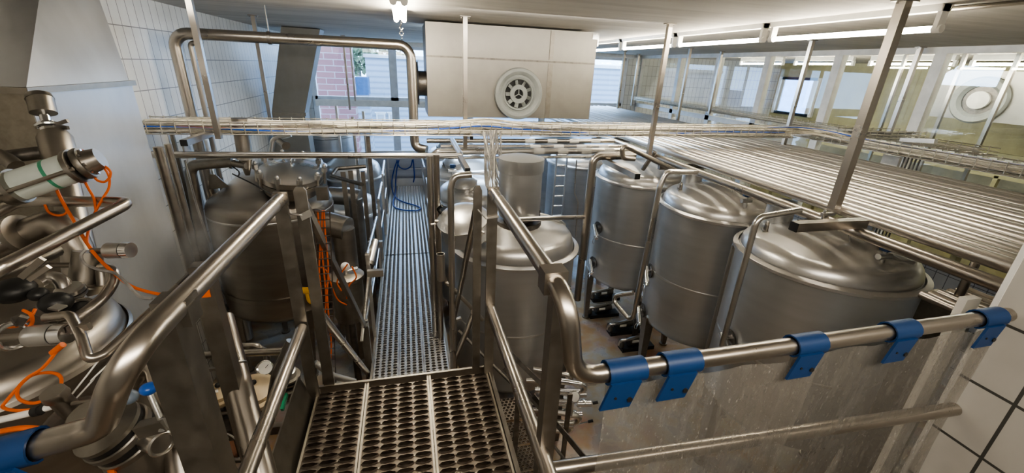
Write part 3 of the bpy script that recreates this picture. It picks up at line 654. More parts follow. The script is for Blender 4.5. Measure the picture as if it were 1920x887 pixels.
# ---------------------------------------------------------------- guard railings
RT = .0265; ZR = 2.72
xr, xl = .366, -.51
t = thing('guard_railing', 'right-hand steel guard railing with an S-bent handrail running into the tiled pier', 'railing', (xr,1.0,1.5))
lr = at(1300,668,Y=.87).z; lowz = at(1790,772,X=2.13).z
part('top_rail', MB().tube([(xr,1.80,ZR),(xr,.84,ZR),(xr+.045,.85,lr),(2.148,.87,lr)],RT,18,.085,bn=8), S_RAIL, t)
part('rail_end_cap', MB().box((xr,1.80,ZR+.0),(.052,.012,.055)), S_POST, t)
part('mid_rail', MB().tube([(xr+.0,1.80,2.11),(xr+.0,.35,2.11)],RT*.95,16), S_RAIL, t)
part('lower_rail', MB().tube([(xr+.03,.95,lowz-.02),(2.148,.87,lowz)],RT,16), S_RAIL, t)
part('square_post', MB().span((xr-.005,.925,1.15),(xr+.042,.972,ZR-.015)), S_POST, t)
part('rail_sleeve', MB().bar((xr,.93,ZR),(xr,.985,ZR),.066,.066), S_RAIL, t)
p = part('flat_post', MB().span((xr-.026,1.80,1.2),(xr+.022,1.815,ZR+.02)), S_POST, t)
p = part('latch_post', MB().prism([(xr-.085,1.84,1.6),(xr-.045,1.84,1.6),(xr-.045,1.84,ZR+.0),(xr-.055,1.84,ZR+.022),(xr-.075,1.84,ZR+.022),(xr-.085,1.84,ZR+.0)],(0,.014,0)), S_POST, t)
cl = at(905,402,Y=1.80); part('latch_loop', MB().bar(cl+V(-.02,0,.02),cl+V(.012,0,-.018),.004,.03,V(0,1,0)).bar(cl+V(.012,0,-.018),cl+V(.075,0,-.012),.004,.03,V(0,1,0)), S_SHEET, t)
t = thing('guard_railing', 'left-hand steel guard railing with a handrail bending down before the valve cluster', 'railing', (xl,1.0,1.5))
l0, l1 = at(200,800,Y=.80), at(30,847,Y=.80)
part('top_rail', MB().tube([(xl,1.80,ZR),(xl,.745,ZR+.02),l0+V(-.01,0,.0),l1,l1+(l1-l0)*1.6],RT,18,.075,bn=8), S_RAIL, t)
part('rail_end_cap', MB().box((xl,1.80,ZR+.0),(.052,.012,.055)), S_POST, t)
part('mid_rail', MB().tube([(xl,1.78,2.11),(xl,.30,2.11)],RT*.95,16), S_RAIL, t)
part('square_post', MB().span((xl-.066,.90,1.1),(xl+.008,.975,ZR-.01)), S_POST, t)
part('rail_sleeve', MB().bar((xl-.008,.925,ZR),(xl-.008,.98,ZR),.068,.064), S_POST, t)
part('flat_post', MB().span((xl-.03,1.79,1.2),(xl+.022,1.805,ZR+.02)), S_POST, t)
part('latch_post', MB().prism([(xl+.035,1.85,1.68),(xl+.085,1.85,1.68),(xl+.085,1.85,ZR+.015),(xl+.075,1.85,ZR+.03),(xl+.045,1.85,ZR+.03),(xl+.035,1.85,ZR+.015)],(0,.014,0)), S_POST, t)
cl = at(553,402,Y=1.80); part('latch_loop', MB().torus(cl,(.2,.3,1),.024,.004,20,6).bar(cl+V(.02,.0,-.015),cl+V(.055,.03,-.005),.004,.03,V(0,0,1)), S_SHEET, t)

# stair handrails beside the short stair
t = thing('stair_handrail', 'dull diagonal stair handrail left of the walkway entrance', 'handrail', (-.42,2.4,ZW))
part('upper_brace', MB().bar(at(566,372,Y=1.87),at(684,612,X=-.42),.02,.045,V(0,0,1)), S_POST, t)
part('lower_brace', MB().tube([at(603,592,Y=1.87),at(692,703,X=-.42)],.021,12), S_RAIL, t)
q = at(684,612,X=-.42); part('stub_post', MB().span((q.x-.03,q.y-.02,.0),(q.x+.03,q.y+.03,q.z+.01)), S_POST, t)
t = thing('stair_handrail', 'dull diagonal stair handrail right of the walkway entrance', 'handrail', (.30,2.4,ZW))
part('upper_brace', MB().tube([at(893,392,Y=1.87),at(851,600,X=.30)],.018,10), S_POST, t)
part('lower_brace', MB().tube([at(889,585,Y=1.87),at(848,688,X=.30)],.018,10), S_POST, t)
q = at(851,597,X=.30); part('stub_post', MB().span((q.x-.02,q.y-.02,.0),(q.x+.02,q.y+.02,q.z)), S_POST, t)
part('clamp', MB().cyl(q+V(0,0,-.02),q+V(.06,0,.0),.015,n=12), S_SHEET, t)

# walkway hoop railings
def hoop(x, far, near, label):
    a, b = at(*far,X=x), at(*near,X=x); z = 1.72
    t = thing('walkway_railing', label, 'railing', (x,(a.y+b.y)/2,ZW), 'hoop railings along the walkway')
    part('handrail', MB().tube([a,b],.018,10), S_PIPE, t)
    for p in (a,b): part('upright', MB().bar((p.x,p.y,ZW-.06),(p.x,p.y,p.z),.03,.012,V(0,1,0)), S_SHEET, t)
    part('knee_rail', MB().tube([V(a.x,a.y,(a.z+ZW)/2),V(b.x,b.y,(b.z+ZW)/2)],.011,8), S_PIPE, t)
hoop(-.39,(705.8,408),(688,478),'nearest tall hoop railing on the left side of the walkway')
hoop(-.39,(715.6,343),(709,375),'second hoop railing on the left side of the walkway')
hoop(-.39,(720.5,302),(717,328),'farthest hoop railing on the left side of the walkway')
hoop(.265,(810,390),(822.5,439),'nearest hoop railing on the right side of the walkway')
hoop(.265,(799.6,334.6),(807,364),'second hoop railing on the right side of the walkway')
hoop(.265,(791,297),(796,315),'farthest hoop railing on the right side of the walkway')
q0, q1 = at(699,548,X=-.40), at(680,690,X=-.40); q2 = at(688,480,X=-.40)
t = thing('low_hoop_railing', 'bright low hoop railing at the near left corner of the walkway', 'railing', (-.40,q0.y,ZW))
part('handrail', MB().tube([at(702,500,X=-.42),at(686,600,X=-.42)],.014,10), S_PIPE, t)
g0 = at(686,600,X=-.42); part('upright', MB().bar(V(g0.x,g0.y,0),g0,.03,.03), S_SHEET, t)
# end guard of the walkway
zt_, zm_ = at(755,284,Y=8.9).z, at(755,317,Y=8.9).z
t = thing('end_guard', 'light end railing closing off the far end of the walkway', 'railing', (-.06,8.9,ZW))
part('top_rail', MB().tube([(-.75,8.9,zt_),(.75,8.9,zt_)],.016,8), S_SHEET, t); part('mid_rail', MB().tube([(-.42,8.9,zm_),(.3,8.9,zm_)],.012,8), S_SHEET, t)
for x in (-.42,.30): part('upright', MB().span((x-.015,8.89,0),(x+.015,8.91,zt_)), S_SHEET, t)
part('backing_panel', MB().span((-.8,8.95,.2),(.8,8.97,zt_-.03)), S_BLUEST, t)
hp = [at(745,300,Y=8.85),at(739,318,Y=8.83),at(735,338,Y=8.80)]+[at(a,b,Z=ZW+.02) for a,b in ((736,358),(744,372),(760,380),(778,385),(788,390),(784,394),(768,395),(752,393),(741,389),(737,381),(740,368),(742,355))]+[at(742,340,Y=8.80),at(744,318,Y=8.84),at(748,300,Y=8.85)]
t = thing('blue_hose', 'blue water hose looped over the end railing and lying on the walkway', 'hose', at(760,390,Z=ZW))
part('hose_run', MB().tube(spline(hp,6),.013,8), P_HOSE, t)
part('hanging_coil', MB().tube(spline([at(a,b,Y=8.84) for a,b in ((744,300),(749,313),(760,317),(770,312),(774,299),(776,315),(777,332),(775,342))],6),.013,8), P_HOSE, t)

# ---------------------------------------------------------------- blue sleeves and curtain
def sleeve(c, ax, label, fl=.085, sh=-.02, w=.105):
    c = Vector(c); ax = Vector(ax).normalized(); t = thing('blue_sleeve', label, 'curtain hanger', c, 'blue hangers clipped on the handrail')
    d = ax*w/2; n = V(0,-1,0); m = MB(); R0 = RT+.004; th = .005; seg = 14; prof = []
    for k in range(seg+1):
        a = -.45*pi+1.75*pi*k/seg; prof.append((math.cos(a), math.sin(a)))
    o = len(m.v)
    up = V(0,0,1); fr = -(ax.cross(up)).normalized()
    if fr.y > 0: fr = -fr
    for (cx,cz) in prof:
        for rr in (R0,R0+th):
            for s in (-1,1): m.v.append(c+d*s+(fr*cx+up*cz)*rr)
    for k in range(seg):
        a, b = o+4*k, o+4*(k+1); m.f += [(a+2,a+3,b+3,b+2),(a,b,b+1,a+1),(a,a+2,b+2,b),(a+1,b+1,b+3,a+3)]
    part('wrap', m, P_BLUE, t)
    f0 = c+fr*(RT+.006)-up*.012; q = [f0-d*.98+ax*0, f0+d*.62, f0+d*.62-up*fl+ax*sh, f0-d*.98-up*fl+ax*sh]
    part('flap', MB().prism(q, fr*.008), P_BLUE, t)
    bc_ = (q[2]+q[3])/2*.0+f0-up*fl*.68+ax*(.018+sh*.5)+fr*.008
    part('bolt', MB().cyl(bc_,bc_+fr*.004,.008,n=10), P_BLACK, t)
    part('rivet', MB().cyl(bc_-ax*.045+up*.012,bc_-ax*.045+up*.012+fr*.003,.004,n=8), P_BLACK, t)
for px,py,lb in ((1168,690,'blue plastic hanger on the low rail, right beside the S-bend'),(1272,676,'second blue plastic hanger from the S-bend on the low rail'),(1511,642,'middle blue plastic hanger of the five on the low rail'),(1690,617,'fourth blue plastic hanger from the S-bend on the low rail'),(1860,592,'blue plastic hanger against the tiled pier at the end of the rail')):
    sx = at(px,py,Y=.86).x; sleeve((sx,.85+(sx-.411)*.0115,lr),(1,.0115,0),lb,.085,-.026,.115)
sleeve(at(8,852,Y=.80),(l0-l1),'blue plastic hanger cut by the left edge at the bottom corner',.07,.05,.12)
cx0, cx1 = at(1140,735,Y=.83).x, 2.13; m = MB()
def strip(xa, xb, yoff, zlow, n=26):
    m = MB(); k = 12; ztop_ = lr-.045
    for j in range(k+1):
        for i in range(n+1):
            x = xa+(xb-xa)*i/n; z = ztop_+(zlow-ztop_)*j/k
            m.v.append(V(x+.012*math.sin(j*.8+i), yoff+.006*math.sin(x*9)*(.3+j/k)+.014*math.sin(x*4.2+j*.35)*j/k, z-(.012*math.sin((x-xa)*13)**2 if j == 0 else 0)))
    for j in range(k):
        for i in range(n): a = j*(n+1)+i; m.f.append((a,a+1,a+n+2,a+n+1))
    return m
xs_ = at(1492,700,Y=.83).x
t = thing('strip_curtain', 'splashed clear plastic splash curtain hanging from the blue hangers', 'plastic curtain', ((cx0+cx1)/2,.84,1.0))
part('curtain_sheet', strip(cx0,xs_+.10,.852,1.0), CURT, t); part('curtain_sheet', strip(xs_,cx1,.866,1.0), CURT, t)

# ================================================================== TANKS
def tank(name, label, cx, cy, R, zr, zb, dome=.20, mat=S_TANK, legs=4, seams=(), lugs=(), legrot=.6, group=None, flange=.03, dmat=S_DOME, legr=.86, cat='tank', topr=.14, cone=False):
    t = thing(name, label, cat, (cx,cy,0), group)
    part('shell', MB().lathe([(R*.10,zb-.16),(R*.55,zb-.13),(R*.86,zb-.05),(R*.97,zb+.0),(R,zb+.05),(R,zr)],(cx,cy,0),n=56), mat, t)
    if not cone: part('rim', MB().lathe([(R,zr-.035),(R+flange,zr-.02),(R+flange,zr),(R*.99,zr+.012)],(cx,cy,0),n=56,cap=False), dmat, t)
    pr_ = [(R*.985,zr)]
    for k in range(7):
        a = (pi/2)*k/6; pr_.append((R*.80+R*.165*math.cos(a), zr+.01+dome*.55*math.sin(a)))
    if cone: pr_ = [(R,zr),(R*.995,zr+.04),(R*.965,zr+.085),(R*.91,zr+.115),(R*.80,zr+.15),(R*.42,zr+dome*.98),(R*.2,zr+dome)]
    else: pr_ += [(R*.55,zr+.01+dome*.80),(R*.30,zr+.01+dome*.94),(R*topr,zr+.01+dome)]
    part('dome_lid', MB().lathe(pr_,(cx,cy,0),n=56), dmat, t)
    for k in range(legs):
        a = legrot+2*pi*k/legs; d = V(math.cos(a),math.sin(a),0); s = V(-d.y,d.x,0); c = V(cx,cy,0)+d*R*legr
        m = MB(); z1 = zb+.06
        m.add([c-s*.07+V(0,0,z1),c+s*.07+V(0,0,z1),c+s*.07+d*R*.16+V(0,0,z1),c-s*.07+d*R*.16+V(0,0,z1),c-s*.022,c+s*.022,c+s*.022+d*.05,c-s*.022+d*.05],[(0,1,2,3),(7,6,5,4),(0,4,5,1),(1,5,6,2),(2,6,7,3),(3,7,4,0)])
        lg = part('leg', m, S_POST, t); part('foot', MB().cyl(c+d*.025,c+d*.025+V(0,0,.02),.05,n=14), S_POST, lg)
    for z in seams: part('seam', MB().lathe([(R,z-.012),(R+.003,z-.006),(R+.003,z+.006),(R,z+.012)],(cx,cy,0),n=56,cap=False), S_DOME, t)
    for a in lugs: lug(t,cx,cy,R,zr,dome,a)
    return t
def lug(t, cx, cy, R, zr, dome, a, s=1):
    d = V(math.cos(a),math.sin(a),0); c = V(cx,cy,zr+dome*.66)+d*R*.72; m = MB(); sd = V(-d.y,d.x,0)
    m.box(c+V(0,0,.004),(.09*s,.05*s,.006),Matrix.Rotation(a+pi/2,3,'Z'))
    m.tube([c-sd*.022*s,c-sd*.022*s+V(0,0,.05*s),c-sd*.012*s+V(0,0,.066*s),c+sd*.012*s+V(0,0,.066*s),c+sd*.022*s+V(0,0,.05*s),c+sd*.022*s],.011*s,8,.012)
    part('lifting_lug', m, S_POST, t)
def on_shell(cx, cy, R, px, py):
    d = at(px,py,D=1)-CAM; a = d.x*d.x+d.y*d.y; b = -(d.x*cx+d.y*cy); c = cx*cx+cy*cy-R*R; ds = b*b-a*c
    k = (-b-math.sqrt(max(ds,0)))/a; return CAM+d*k
def sample_valve(t, cx, cy, R, px, py, s=1, wire=True):
    p = on_shell(cx,cy,R,px,py); n = V(p.x-cx,p.y-cy,0).normalized(); sd = V(n.y,-n.x,0)*-1
    v = part('sample_valve', MB().lathe([(.055*s,.0),(.06*s,.012),(.045*s,.012),(.04*s,.002)],p-n*.002,n,24), S_DARK, t)
    a = p+n*.03+V(0,0,-.01); dr = (V(-n.y,n.x,0)*-.0+n*.5+V(.35,-.55,-.35)).normalized()
    part('valve_body', MB().cyl(p,p+n*.06,.018*s,n=12).cyl(p+n*.05-dr*.04,p+n*.05+dr*.11*s,.023*s,n=14).cyl(p+n*.05+dr*.11*s,p+n*.05+dr*.13*s,.017*s,n=12), S_CHROME, v)
    if wire: part('drain_wire', MB().tube(spline([p+n*.05+dr*.13,p+n*.10+dr*.15+V(0,0,-.04),p+n*.07+dr*.12+V(0,0,-.11),p+n*.03+V(0,0,-.16)],5),.004,6), S_CHROME, v)
TR = .575; tb = {'A':(2.85,4.62),'B':(3.02,3.41),'C':(2.95,2.20)}; ZT = 2.05
labs = {'A':'big upright steel tank on the right standing next to the ladder tank','B':'middle one of the three big steel tanks under the pipe bank','C':'nearest big steel tank on the right, its dome filling the space under the pipe bank'}
vv = {'A':((1122,427),(1113,492)),'B':((1220,508),(1206,582)),'C':((1368,634),)}
lg = {'A':(2.6,),'B':(2.75,),'C':(2.55,)}
TK = {}
for k,(cx,cy) in tb.items():
    t = tank('storage_tank',labs[k],cx,cy,TR,ZT,.72,.20,S_TANK,4,(1.32,),lg[k],3.0+.0,'big tanks under the pipe bank')
    TK[k] = t
    for (px,py) in vv[k]: sample_valve(t,cx,cy,TR,px,py,1.35)
    nk = V(cx-.12,cy+.36,0); part('neck', MB().lathe([(.10,ZT+.10),(.10,ZT+.32),(.085,ZT+.32),(.085,ZT+.15)],nk,n=24), S_TANK, t)
    q = V(cx-.06,cy-.10,0); part('dip_rod', MB().tube([q+V(0,0,ZT+.36),q+V(-.02,-.10,ZT+.20)],.005,6), S_CHROME, t)
    nn = V(cx-.15,cy-.3,0); gl = at({'A':1215,'B':1382,'C':1600}[k],400,Y=cy-.2)
    lv = {'A':(-.52,.27),'B':(-.49,.33),'C':(-.43,.41)}[k]; part('level_tube', MB().tube([V(cx+lv[0],cy+lv[1],.80),V(cx+lv[0],cy+lv[1],ZT-.05),V(cx+lv[0]*.8,cy+lv[1]*.8,ZT+.06)],.011,8,.05), S_PIPE, t)
    part('level_tube', MB().tube([V(cx+lv[0]*1.03+.02,cy+lv[1]*1.03-.03,.80),V(cx+lv[0]*1.03+.02,cy+lv[1]*1.03-.03,ZT-.05)],.008,8), S_PIPE, t)
def blue_valve(px, py, Z_, label):
    c = at(px,py,Z=Z_); t = thing('blue_valve', label, 'valve', c)
    part('valve_stem', MB().cyl(c+V(0,0,-.12),c,.014,n=10).cyl(c+V(-.05,0,-.05),c+V(.05,0,-.05),.02,n=12), S_SHEET, t)
    part('valve_head', MB().box(c+V(0,0,.01),(.055,.05,.045)).cyl(c+V(.03,0,.012),c+V(.045,0,.012),.018,n=10), P_BLUE, t)
blue_valve(1250,305,2.30,'small blue valve head on the dome beside the ladder-side tank')
blue_valve(1402,366,2.30,'small blue valve head on the dome of the middle big tank')
blue_valve(1663,467,2.28,'small blue valve head on the dome of the nearest big tank')
mh = thing('manhole_lid', 'dark oval manhole frame at the right shoulder of the nearest big tank', 'manhole', (3.25,1.95,ZT+.14))
part('lid_ring', MB().torus((3.30,1.98,ZT+.155),(.25,-.1,1),.13,.014,28,8), S_DARK, mh)
# centre tank with motor casing
t = tank('agitator_tank','large domed steel tank right of the grating platform, below the tall motor casing',.93,3.52,.565,1.73,.42,.26,S_TANK,4,(1.05,),(),.9,None,.035,topr=.12)
rb = MB()
a0 = .1; P0 = [V(.93,3.52,0)+V(math.cos(a0),math.sin(a0),0)*.565*r_+V(0,0,1.73+h) for r_,h in ((.20,.275),(.45,.245),(.68,.20),(.80,.165),(.90,.12))]
part('dome_rib', MB().tube(spline(P0,4),.022,8), S_DOME, t)
c = V(.93,3.42,0); zc0 = at(983,402,Y=3.42).z; zc1 = at(983,296,Y=3.42).z; rc_ = rad(80,at(983,350,Y=3.42))
tm = thing('motor_casing','tall ribbed steel motor casing standing on the domed tank below the cable tray','motor casing',c+V(0,0,zc0))
part('cylinder', MB().lathe([(rc_*.96,zc0),(rc_,zc0+.02),(rc_,zc1-.10)],c,n=32), S_TANK, tm)
part('cap', MB().lathe([(rc_*1.03,zc1-.11),(rc_*1.05,zc1-.10),(rc_*1.05,zc1),(rc_*.6,zc1+.02)],c,n=32), S_TANK, tm)
part('base_flange', MB().lathe([(rc_*.9,zc0-.13),(rc_*1.1,zc0-.10),(rc_*1.1,zc0-.04),(rc_*.75,zc0-.03),(rc_*.75,zc0)],c,n=28), S_DARK, tm)
for s in (-.8,.9): part('stay', MB().tube([c+V(s*rc_,-.08,zc0-.10),c+V(s*rc_,-.08,zc0+.06)],.008,6), S_DARK, tm)
# manway lid on the centre tank shoulder
hc = at(868,412,Y=3.15); n = V(-.18,-.28,.95).normalized(); t = thing('manway_hatch','bright domed manway hatch with clamp on the left shoulder of the agitator tank','hatch',hc)
hr = rad(96,hc)
part('lid', MB().lathe([(hr,0),(hr*1.02,.012),(hr*.8,.055),(hr*.45,.08),(.02,.085)],hc,n,36), S_DOME, t)
part('collar', MB().lathe([(hr*.9,-.16),(hr*.9,-.02),(hr*.99,-.012),(hr*.99,0)],hc,n,36), S_TANK, t)
_,tx,tyv = frame(n)
for k in range(3):
    a = 3.6+k*1.1; q = hc+(tx*math.cos(a)+tyv*math.sin(a))*hr; part('clamp', MB().bar(q-n*.05,q+n*.03,.03,.02).cyl(q+n*.0,q+(q-hc)*.25,.008,n=8), S_RAIL, t)
part('handle', MB().tube([hc+tx*hr*.9+n*.02,hc+tx*hr*1.05+n*.07,hc+tx*hr*.8+n*.11],.012,8,.02), P_BLACK, t)
# row of tanks right of the walkway
for k,y in enumerate((4.95,6.15,7.4)):
    lab = ['domed tank right of the walkway just behind the agitator tank','third domed tank along the right side of the walkway','farthest domed tank along the right side of the walkway'][k]
    t = tank('small_tank',lab,.81,y,.50,1.75,.45,.24,S_TANK,4,(),(3.6,),.8,'row of tanks right of the walkway',.05)
    q = V(.62,y-.22,1.99); part('hatch', MB().lathe([(.14,-.07),(.14,0),(.15,.01),(.10,.045),(.01,.055)],q,(-.2,-.3,.9),28), S_DOME, t); 
for px,py,D,l in ((900,440,1.98,'blue valve head right of the bright manway hatch'),(848,313,2.06,'blue valve head on the second tank right of the walkway')): blue_valve(px,py,D,l)
# ladder tank and others behind
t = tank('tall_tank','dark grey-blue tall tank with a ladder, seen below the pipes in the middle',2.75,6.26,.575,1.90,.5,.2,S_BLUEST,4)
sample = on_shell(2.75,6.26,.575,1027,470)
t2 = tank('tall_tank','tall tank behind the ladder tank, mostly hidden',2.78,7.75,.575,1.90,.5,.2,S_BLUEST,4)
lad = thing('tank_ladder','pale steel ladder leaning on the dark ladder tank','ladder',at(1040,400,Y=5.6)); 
A0, A1 = at(1046,288,Y=5.62), at(1062,290,Y=5.62); zl_ = .1
d_ = V(0,0,1)
part('stile', MB().bar(A0+V(-.015,0,.03),V(A0.x-.015,A0.y,.05),.03,.02), S_SHEET, lad); part('stile', MB().bar(A1+V(.015,0,.03),V(A1.x+.015,A1.y,.05),.03,.02), S_SHEET, lad)
for k in range(13):
    z = A0.z-.02-k*.152
    if z > .1: part('rung', MB().cyl(V(A0.x,A0.y,z),V(A1.x,A1.y,z),.012,n=8), S_SHEET, lad)
solo('level_pipe','thin kinked pipe on the front of the dark ladder tank','pipe',MB().tube([at(1081,300,Y=5.55),at(1077,362,Y=5.55),at(1084,378,Y=5.55),at(1079,445,Y=5.55)],.010,8,.02),S_PIPE)

# pipes at the tanks
def pipe(label, pts, dpx, mat=S_PIPE, bend=.05, name='process_pipe', n=12, r_=None):
    pts = [Vector(p) for p in pts]; r_ = r_ or rad(dpx, pts[len(pts)//2])
    return solo(name,label,'pipe',MB().tube(pts,r_,n,bend),mat)
Yq = 3.55; pz = [at(1190,291,Y=Yq),at(1113,293,Y=Yq),at(1082,562,Y=Yq)]
t = thing('process_pipe','steel pipe bending down from the pipe bank left of the tall tank','pipe',pz[2])
part('pipe_run', MB().tube(pz,rad(15,pz[1]),14,.07), S_RAIL, t)
part('branch', MB().tube([at(1096,407,Y=Yq),at(968,411,Y=Yq-.4)],rad(9,pz[1]),12), S_PIPE, t)
Yq = 3.05; bp = [at(1306,323,Y=Yq),at(1250,322,Y=Yq),at(1237,350,Y=Yq),at(1185,606,Y=Yq),at(1144,556,Y=Yq+.25),at(1187,549,Y=Yq+.1)]
pipe('bright riser pipe with a bent loop at its foot, left of the middle big tank',bp,9,S_PIPE,.05)
Yq = 1.72; pipe('bright riser pipe bending over the shoulder of the nearest big tank',[at(1500,394,Y=Yq),at(1420,408,Y=Yq),at(1353,648,Y=Yq)],12,S_PIPE,.05)
pipe('short hooked pipe end hanging under the edge pipe near the ladder-side tank',[V(2.4,3.3,2.42),at(1165,270,Y=3.3),at(1168,296,Y=3.3),at(1190,298,Y=3.3)],9,S_RAIL,.03)
pipe('support arm running down from the edge pipe onto the ladder-side tank',[at(1228,285,Y=3.9),at(1205,318,Y=4.0)],8,S_POST,0)
# right of walkway: vertical pipes
Yq = 2.92
pipe('tall vertical pipe nearest the walkway on its right side',[at(806,292,Y=3.4),at(806,292,Y=3.4)*1-V(0,0,at(806,292,Y=3.4).z-.05)],11,S_PIPE,0)
pipe('second tall vertical pipe on the right side of the walkway',[at(818,290,Y=3.35),V(at(818,290,Y=3.35).x,3.35,.05)],9,S_RAIL,0)
pipe('looped steel pipe coming down right of the tall vertical pipes',[at(884,327,Y=2.75),at(851,330,Y=2.75),at(845,352,Y=2.75),V(at(845,352,Y=2.75).x,2.75,.3)],13,S_PIPE,.07)
cpx = at(826,476,Y=2.8); solo('pipe_cup','open steel pipe stub beside the tall vertical pipes','pipe stub',MB().lathe([(.020,-.22),(.030,-.21),(.030,0),(.025,0),(.025,-.1)],cpx,n=18),S_PIPE)
pipe('bent drain pipe below the open pipe stub',[at(828,508,Y=2.8),at(836,530,Y=2.8),at(848,540,Y=2.75),at(905,600,Y=2.75)],8,S_RAIL,.03)
pipe('thin lower rail in front of the agitator tank',[at(860,620,Y=2.8),at(1000,760,Y=2.3)],6,S_DARK,0)

# pump skids under the big tanks
def skid(px, py, label):
    c = at(px,py,Z=.04); t = thing('pump_skid', label, 'pump', (c.x,c.y,0), 'pumps on the floor under the big tanks')
    part('base_plate', MB().box(c+V(.18,.02,-.015),(.44,.13,.05)), P_BLACK, t)
    part('motor', MB().cyl(c+V(.05,.02,.07),c+V(.30,.06,.07),.05,n=18), S_DARK, t)
    part('name_plate', MB().box(c+V(.13,-.03,.10),(.09,.01,.03)), P_LABEL, t)
    part('pipe_loop', MB().tube([c+V(-.06,.02,.03),c+V(-.06,0,.12),c+V(.02,-.02,.13),c+V(.34,.05,.14)],.018,10,.04), S_PIPE, t)
    part('pump_head', MB().lathe([(.055,0),(.06,.03),(.03,.05)],c+V(-.02,.02,.06),(-1,0,0),18), S_DARK, t)
for px,py,l in ((1110,590,'black floor pump farthest back, by the leg of the ladder-side tank'),(1148,622,'black floor pump in the middle of the three'),(1170,652,'nearest black floor pump, in front of the leg of the middle big tank'),(1115,560,'dark floor pump half hidden behind the leg of the ladder-side tank')): skid(px,py,l)

# valve manifold by the agitator tank
mc = at(1062,770,Z=.55); t = thing('valve_manifold','cluster of bent chrome pipes with gauge and black levers near the floor','valve manifold',(mc.x,mc.y,0))
for k in range(6):
    z = .28+.11*k; y = mc.y+.14*math.sin(k*2.1)
    a = V(mc.x-.30,y+.12,z); part('pipe_bend', MB().tube([a,a+V(.36+.03*(k%2),-.10,0),a+V(.37,-.14,.11),a+V(.05,-.02,.13)],.021,12,.05), S_CHROME if k % 2 else S_PIPE, t)
part('frame_post', MB().bar((mc.x-.1,mc.y+.05,0),(mc.x-.1,mc.y+.05,1.05),.04,.04), S_DARK, t)
part('frame_post', MB().bar((mc.x+.02,mc.y+.2,0),(mc.x+.02,mc.y+.2,1.05),.04,.04), S_DARK, t)
gc = at(1077,744,Z=.98); g = part('gauge', MB().lathe([(.045,-.03),(.045,.0),(.03,.006)],gc,(.1,-.8,.6),24), S_CHROME, t); part('gauge_face', MB().lathe([(.036,.003),(.036,.008)],gc,(.1,-.8,.6),24), P_WHITE, g); part('gauge_stem', MB().cyl(gc-V(0,-.02,.2),gc-V(0,-.02,.02),.012,n=10), S_CHROME, g)
for dx,dz in ((.14,.86),(.17,.62),(.15,.42)):
    q = V(mc.x+dx,mc.y-.05,dz); l_ = part('lever', MB().tube([q-V(.08,-.02,.02),q+V(.03,-.02,.04)],.006,6), S_CHROME, t); part('lever_grip', MB().cyl(q+V(.03,-.02,.04),q+V(.07,-.03,.055),.012,n=8), P_BLACK, l_)
for k in range(5):
    q = V(mc.x-.05+.06*k%.13,mc.y-.02*k,.35+.13*k); part('valve_block', MB().ball(q+V(.06,0,.04),.038,1,1,.8,14,8).cyl(q+V(.0,0,.04),q+V(.12,-.02,.04),.026,n=12), S_CHROME, t)
# descending stair at the right of the platform
t = thing('side_stair','grated steel stair with dark flat handrails descending beside the square post','stair',(.75,1.9,0))
for k,(px,py,z) in enumerate(((950,768,.95),(972,812,.78),(992,858,.60),(1012,905,.42))):
    c = at(px,py,Z=z); part('tread', grid_plank(MB(),c.x-.13,c.x+.13,c.y-.10,c.y+.11,z,.03,.026,.011,.0095,True,.004,8,.006,.004), S_GRID, t)
for a,b in (((934,640),(1030,735)),((945,690),(1030,785)),((1000,742),(1104,868)),((990,775),(1062,866))):
    part('handrail', MB().bar(at(*a,Y=2.25 if a[0] < 960 else 1.95),at(*b,Y=2.0 if a[0] < 960 else 1.5),.03,.010,V(0,1,0)), S_DARK, t)
q = at(1104,868,Y=1.5); part('handrail_end', MB().bar(q,V(q.x,q.y,.2),.03,.010,V(0,1,0)), S_DARK, t)
for px in (968,1062): q = at(px,800,Y=1.9); part('handrail_post', MB().bar(V(q.x,q.y,.0),V(q.x,q.y,at(px,740,Y=1.9).z),.03,.012,V(0,1,0)), S_DARK, t)
# ================================================================== BIG VESSEL ON THE LEFT
LX_, LY_, LR = -1.385, 4.575, .575
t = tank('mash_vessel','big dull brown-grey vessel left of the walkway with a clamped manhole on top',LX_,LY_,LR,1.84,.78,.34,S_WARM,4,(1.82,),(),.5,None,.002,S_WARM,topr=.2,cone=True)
lz = at(400,338,Y=4.4); part('lifting_lug', MB().prism([lz+V(-.06,0,-.09),lz+V(.12,0,-.07),lz+V(.03,0,.05),lz+V(-.02,0,.06)],(0,.012,0)), S_POST, t)
gs = on_shell(LX_,LY_,LR,445,560); part('support_ring', MB().lathe([(LR,1.0),(LR+.012,1.0),(LR+.012,1.04),(LR,1.04)],(LX_,LY_,0),n=48,cap=False), S_WARM, t)
mc_ = at(546,326,Y=4.25); mn = V(.12,-.22,.95).normalized(); mr = rad(100,mc_)
t = thing('clamped_manhole','round manhole cover held down by a ring of swing bolts on the big left vessel','manhole',mc_)
part('neck', MB().lathe([(mr*.95,-.16),(mr*.95,-.02)],mc_,mn,36), S_WARM, t)
part('flange', MB().lathe([(mr,-.075),(mr*1.12,-.07),(mr*1.12,-.03),(mr,-.026)],mc_,mn,40,cap=False), S_POST, t)
part('cover', MB().lathe([(mr*1.10,-.024),(mr*1.10,.025),(mr*.9,.04),(mr*.5,.075),(.02,.09)],mc_,mn,40), S_PIPE, t)
_,mx_,my_ = frame(mn)
for k in range(10):
    a = 2*pi*k/10+.2; q = mc_+(mx_*math.cos(a)+my_*math.sin(a))*mr*1.14
    b = part('swing_bolt', MB().cyl(q-mn*.09,q+mn*.07,.013,n=8), S_PIPE, t); part('nut', MB().cyl(q+mn*.04,q+mn*.085,.028,n=6).ball(q+mn*.10,.018,n=8,m=6), S_SHEET, b)
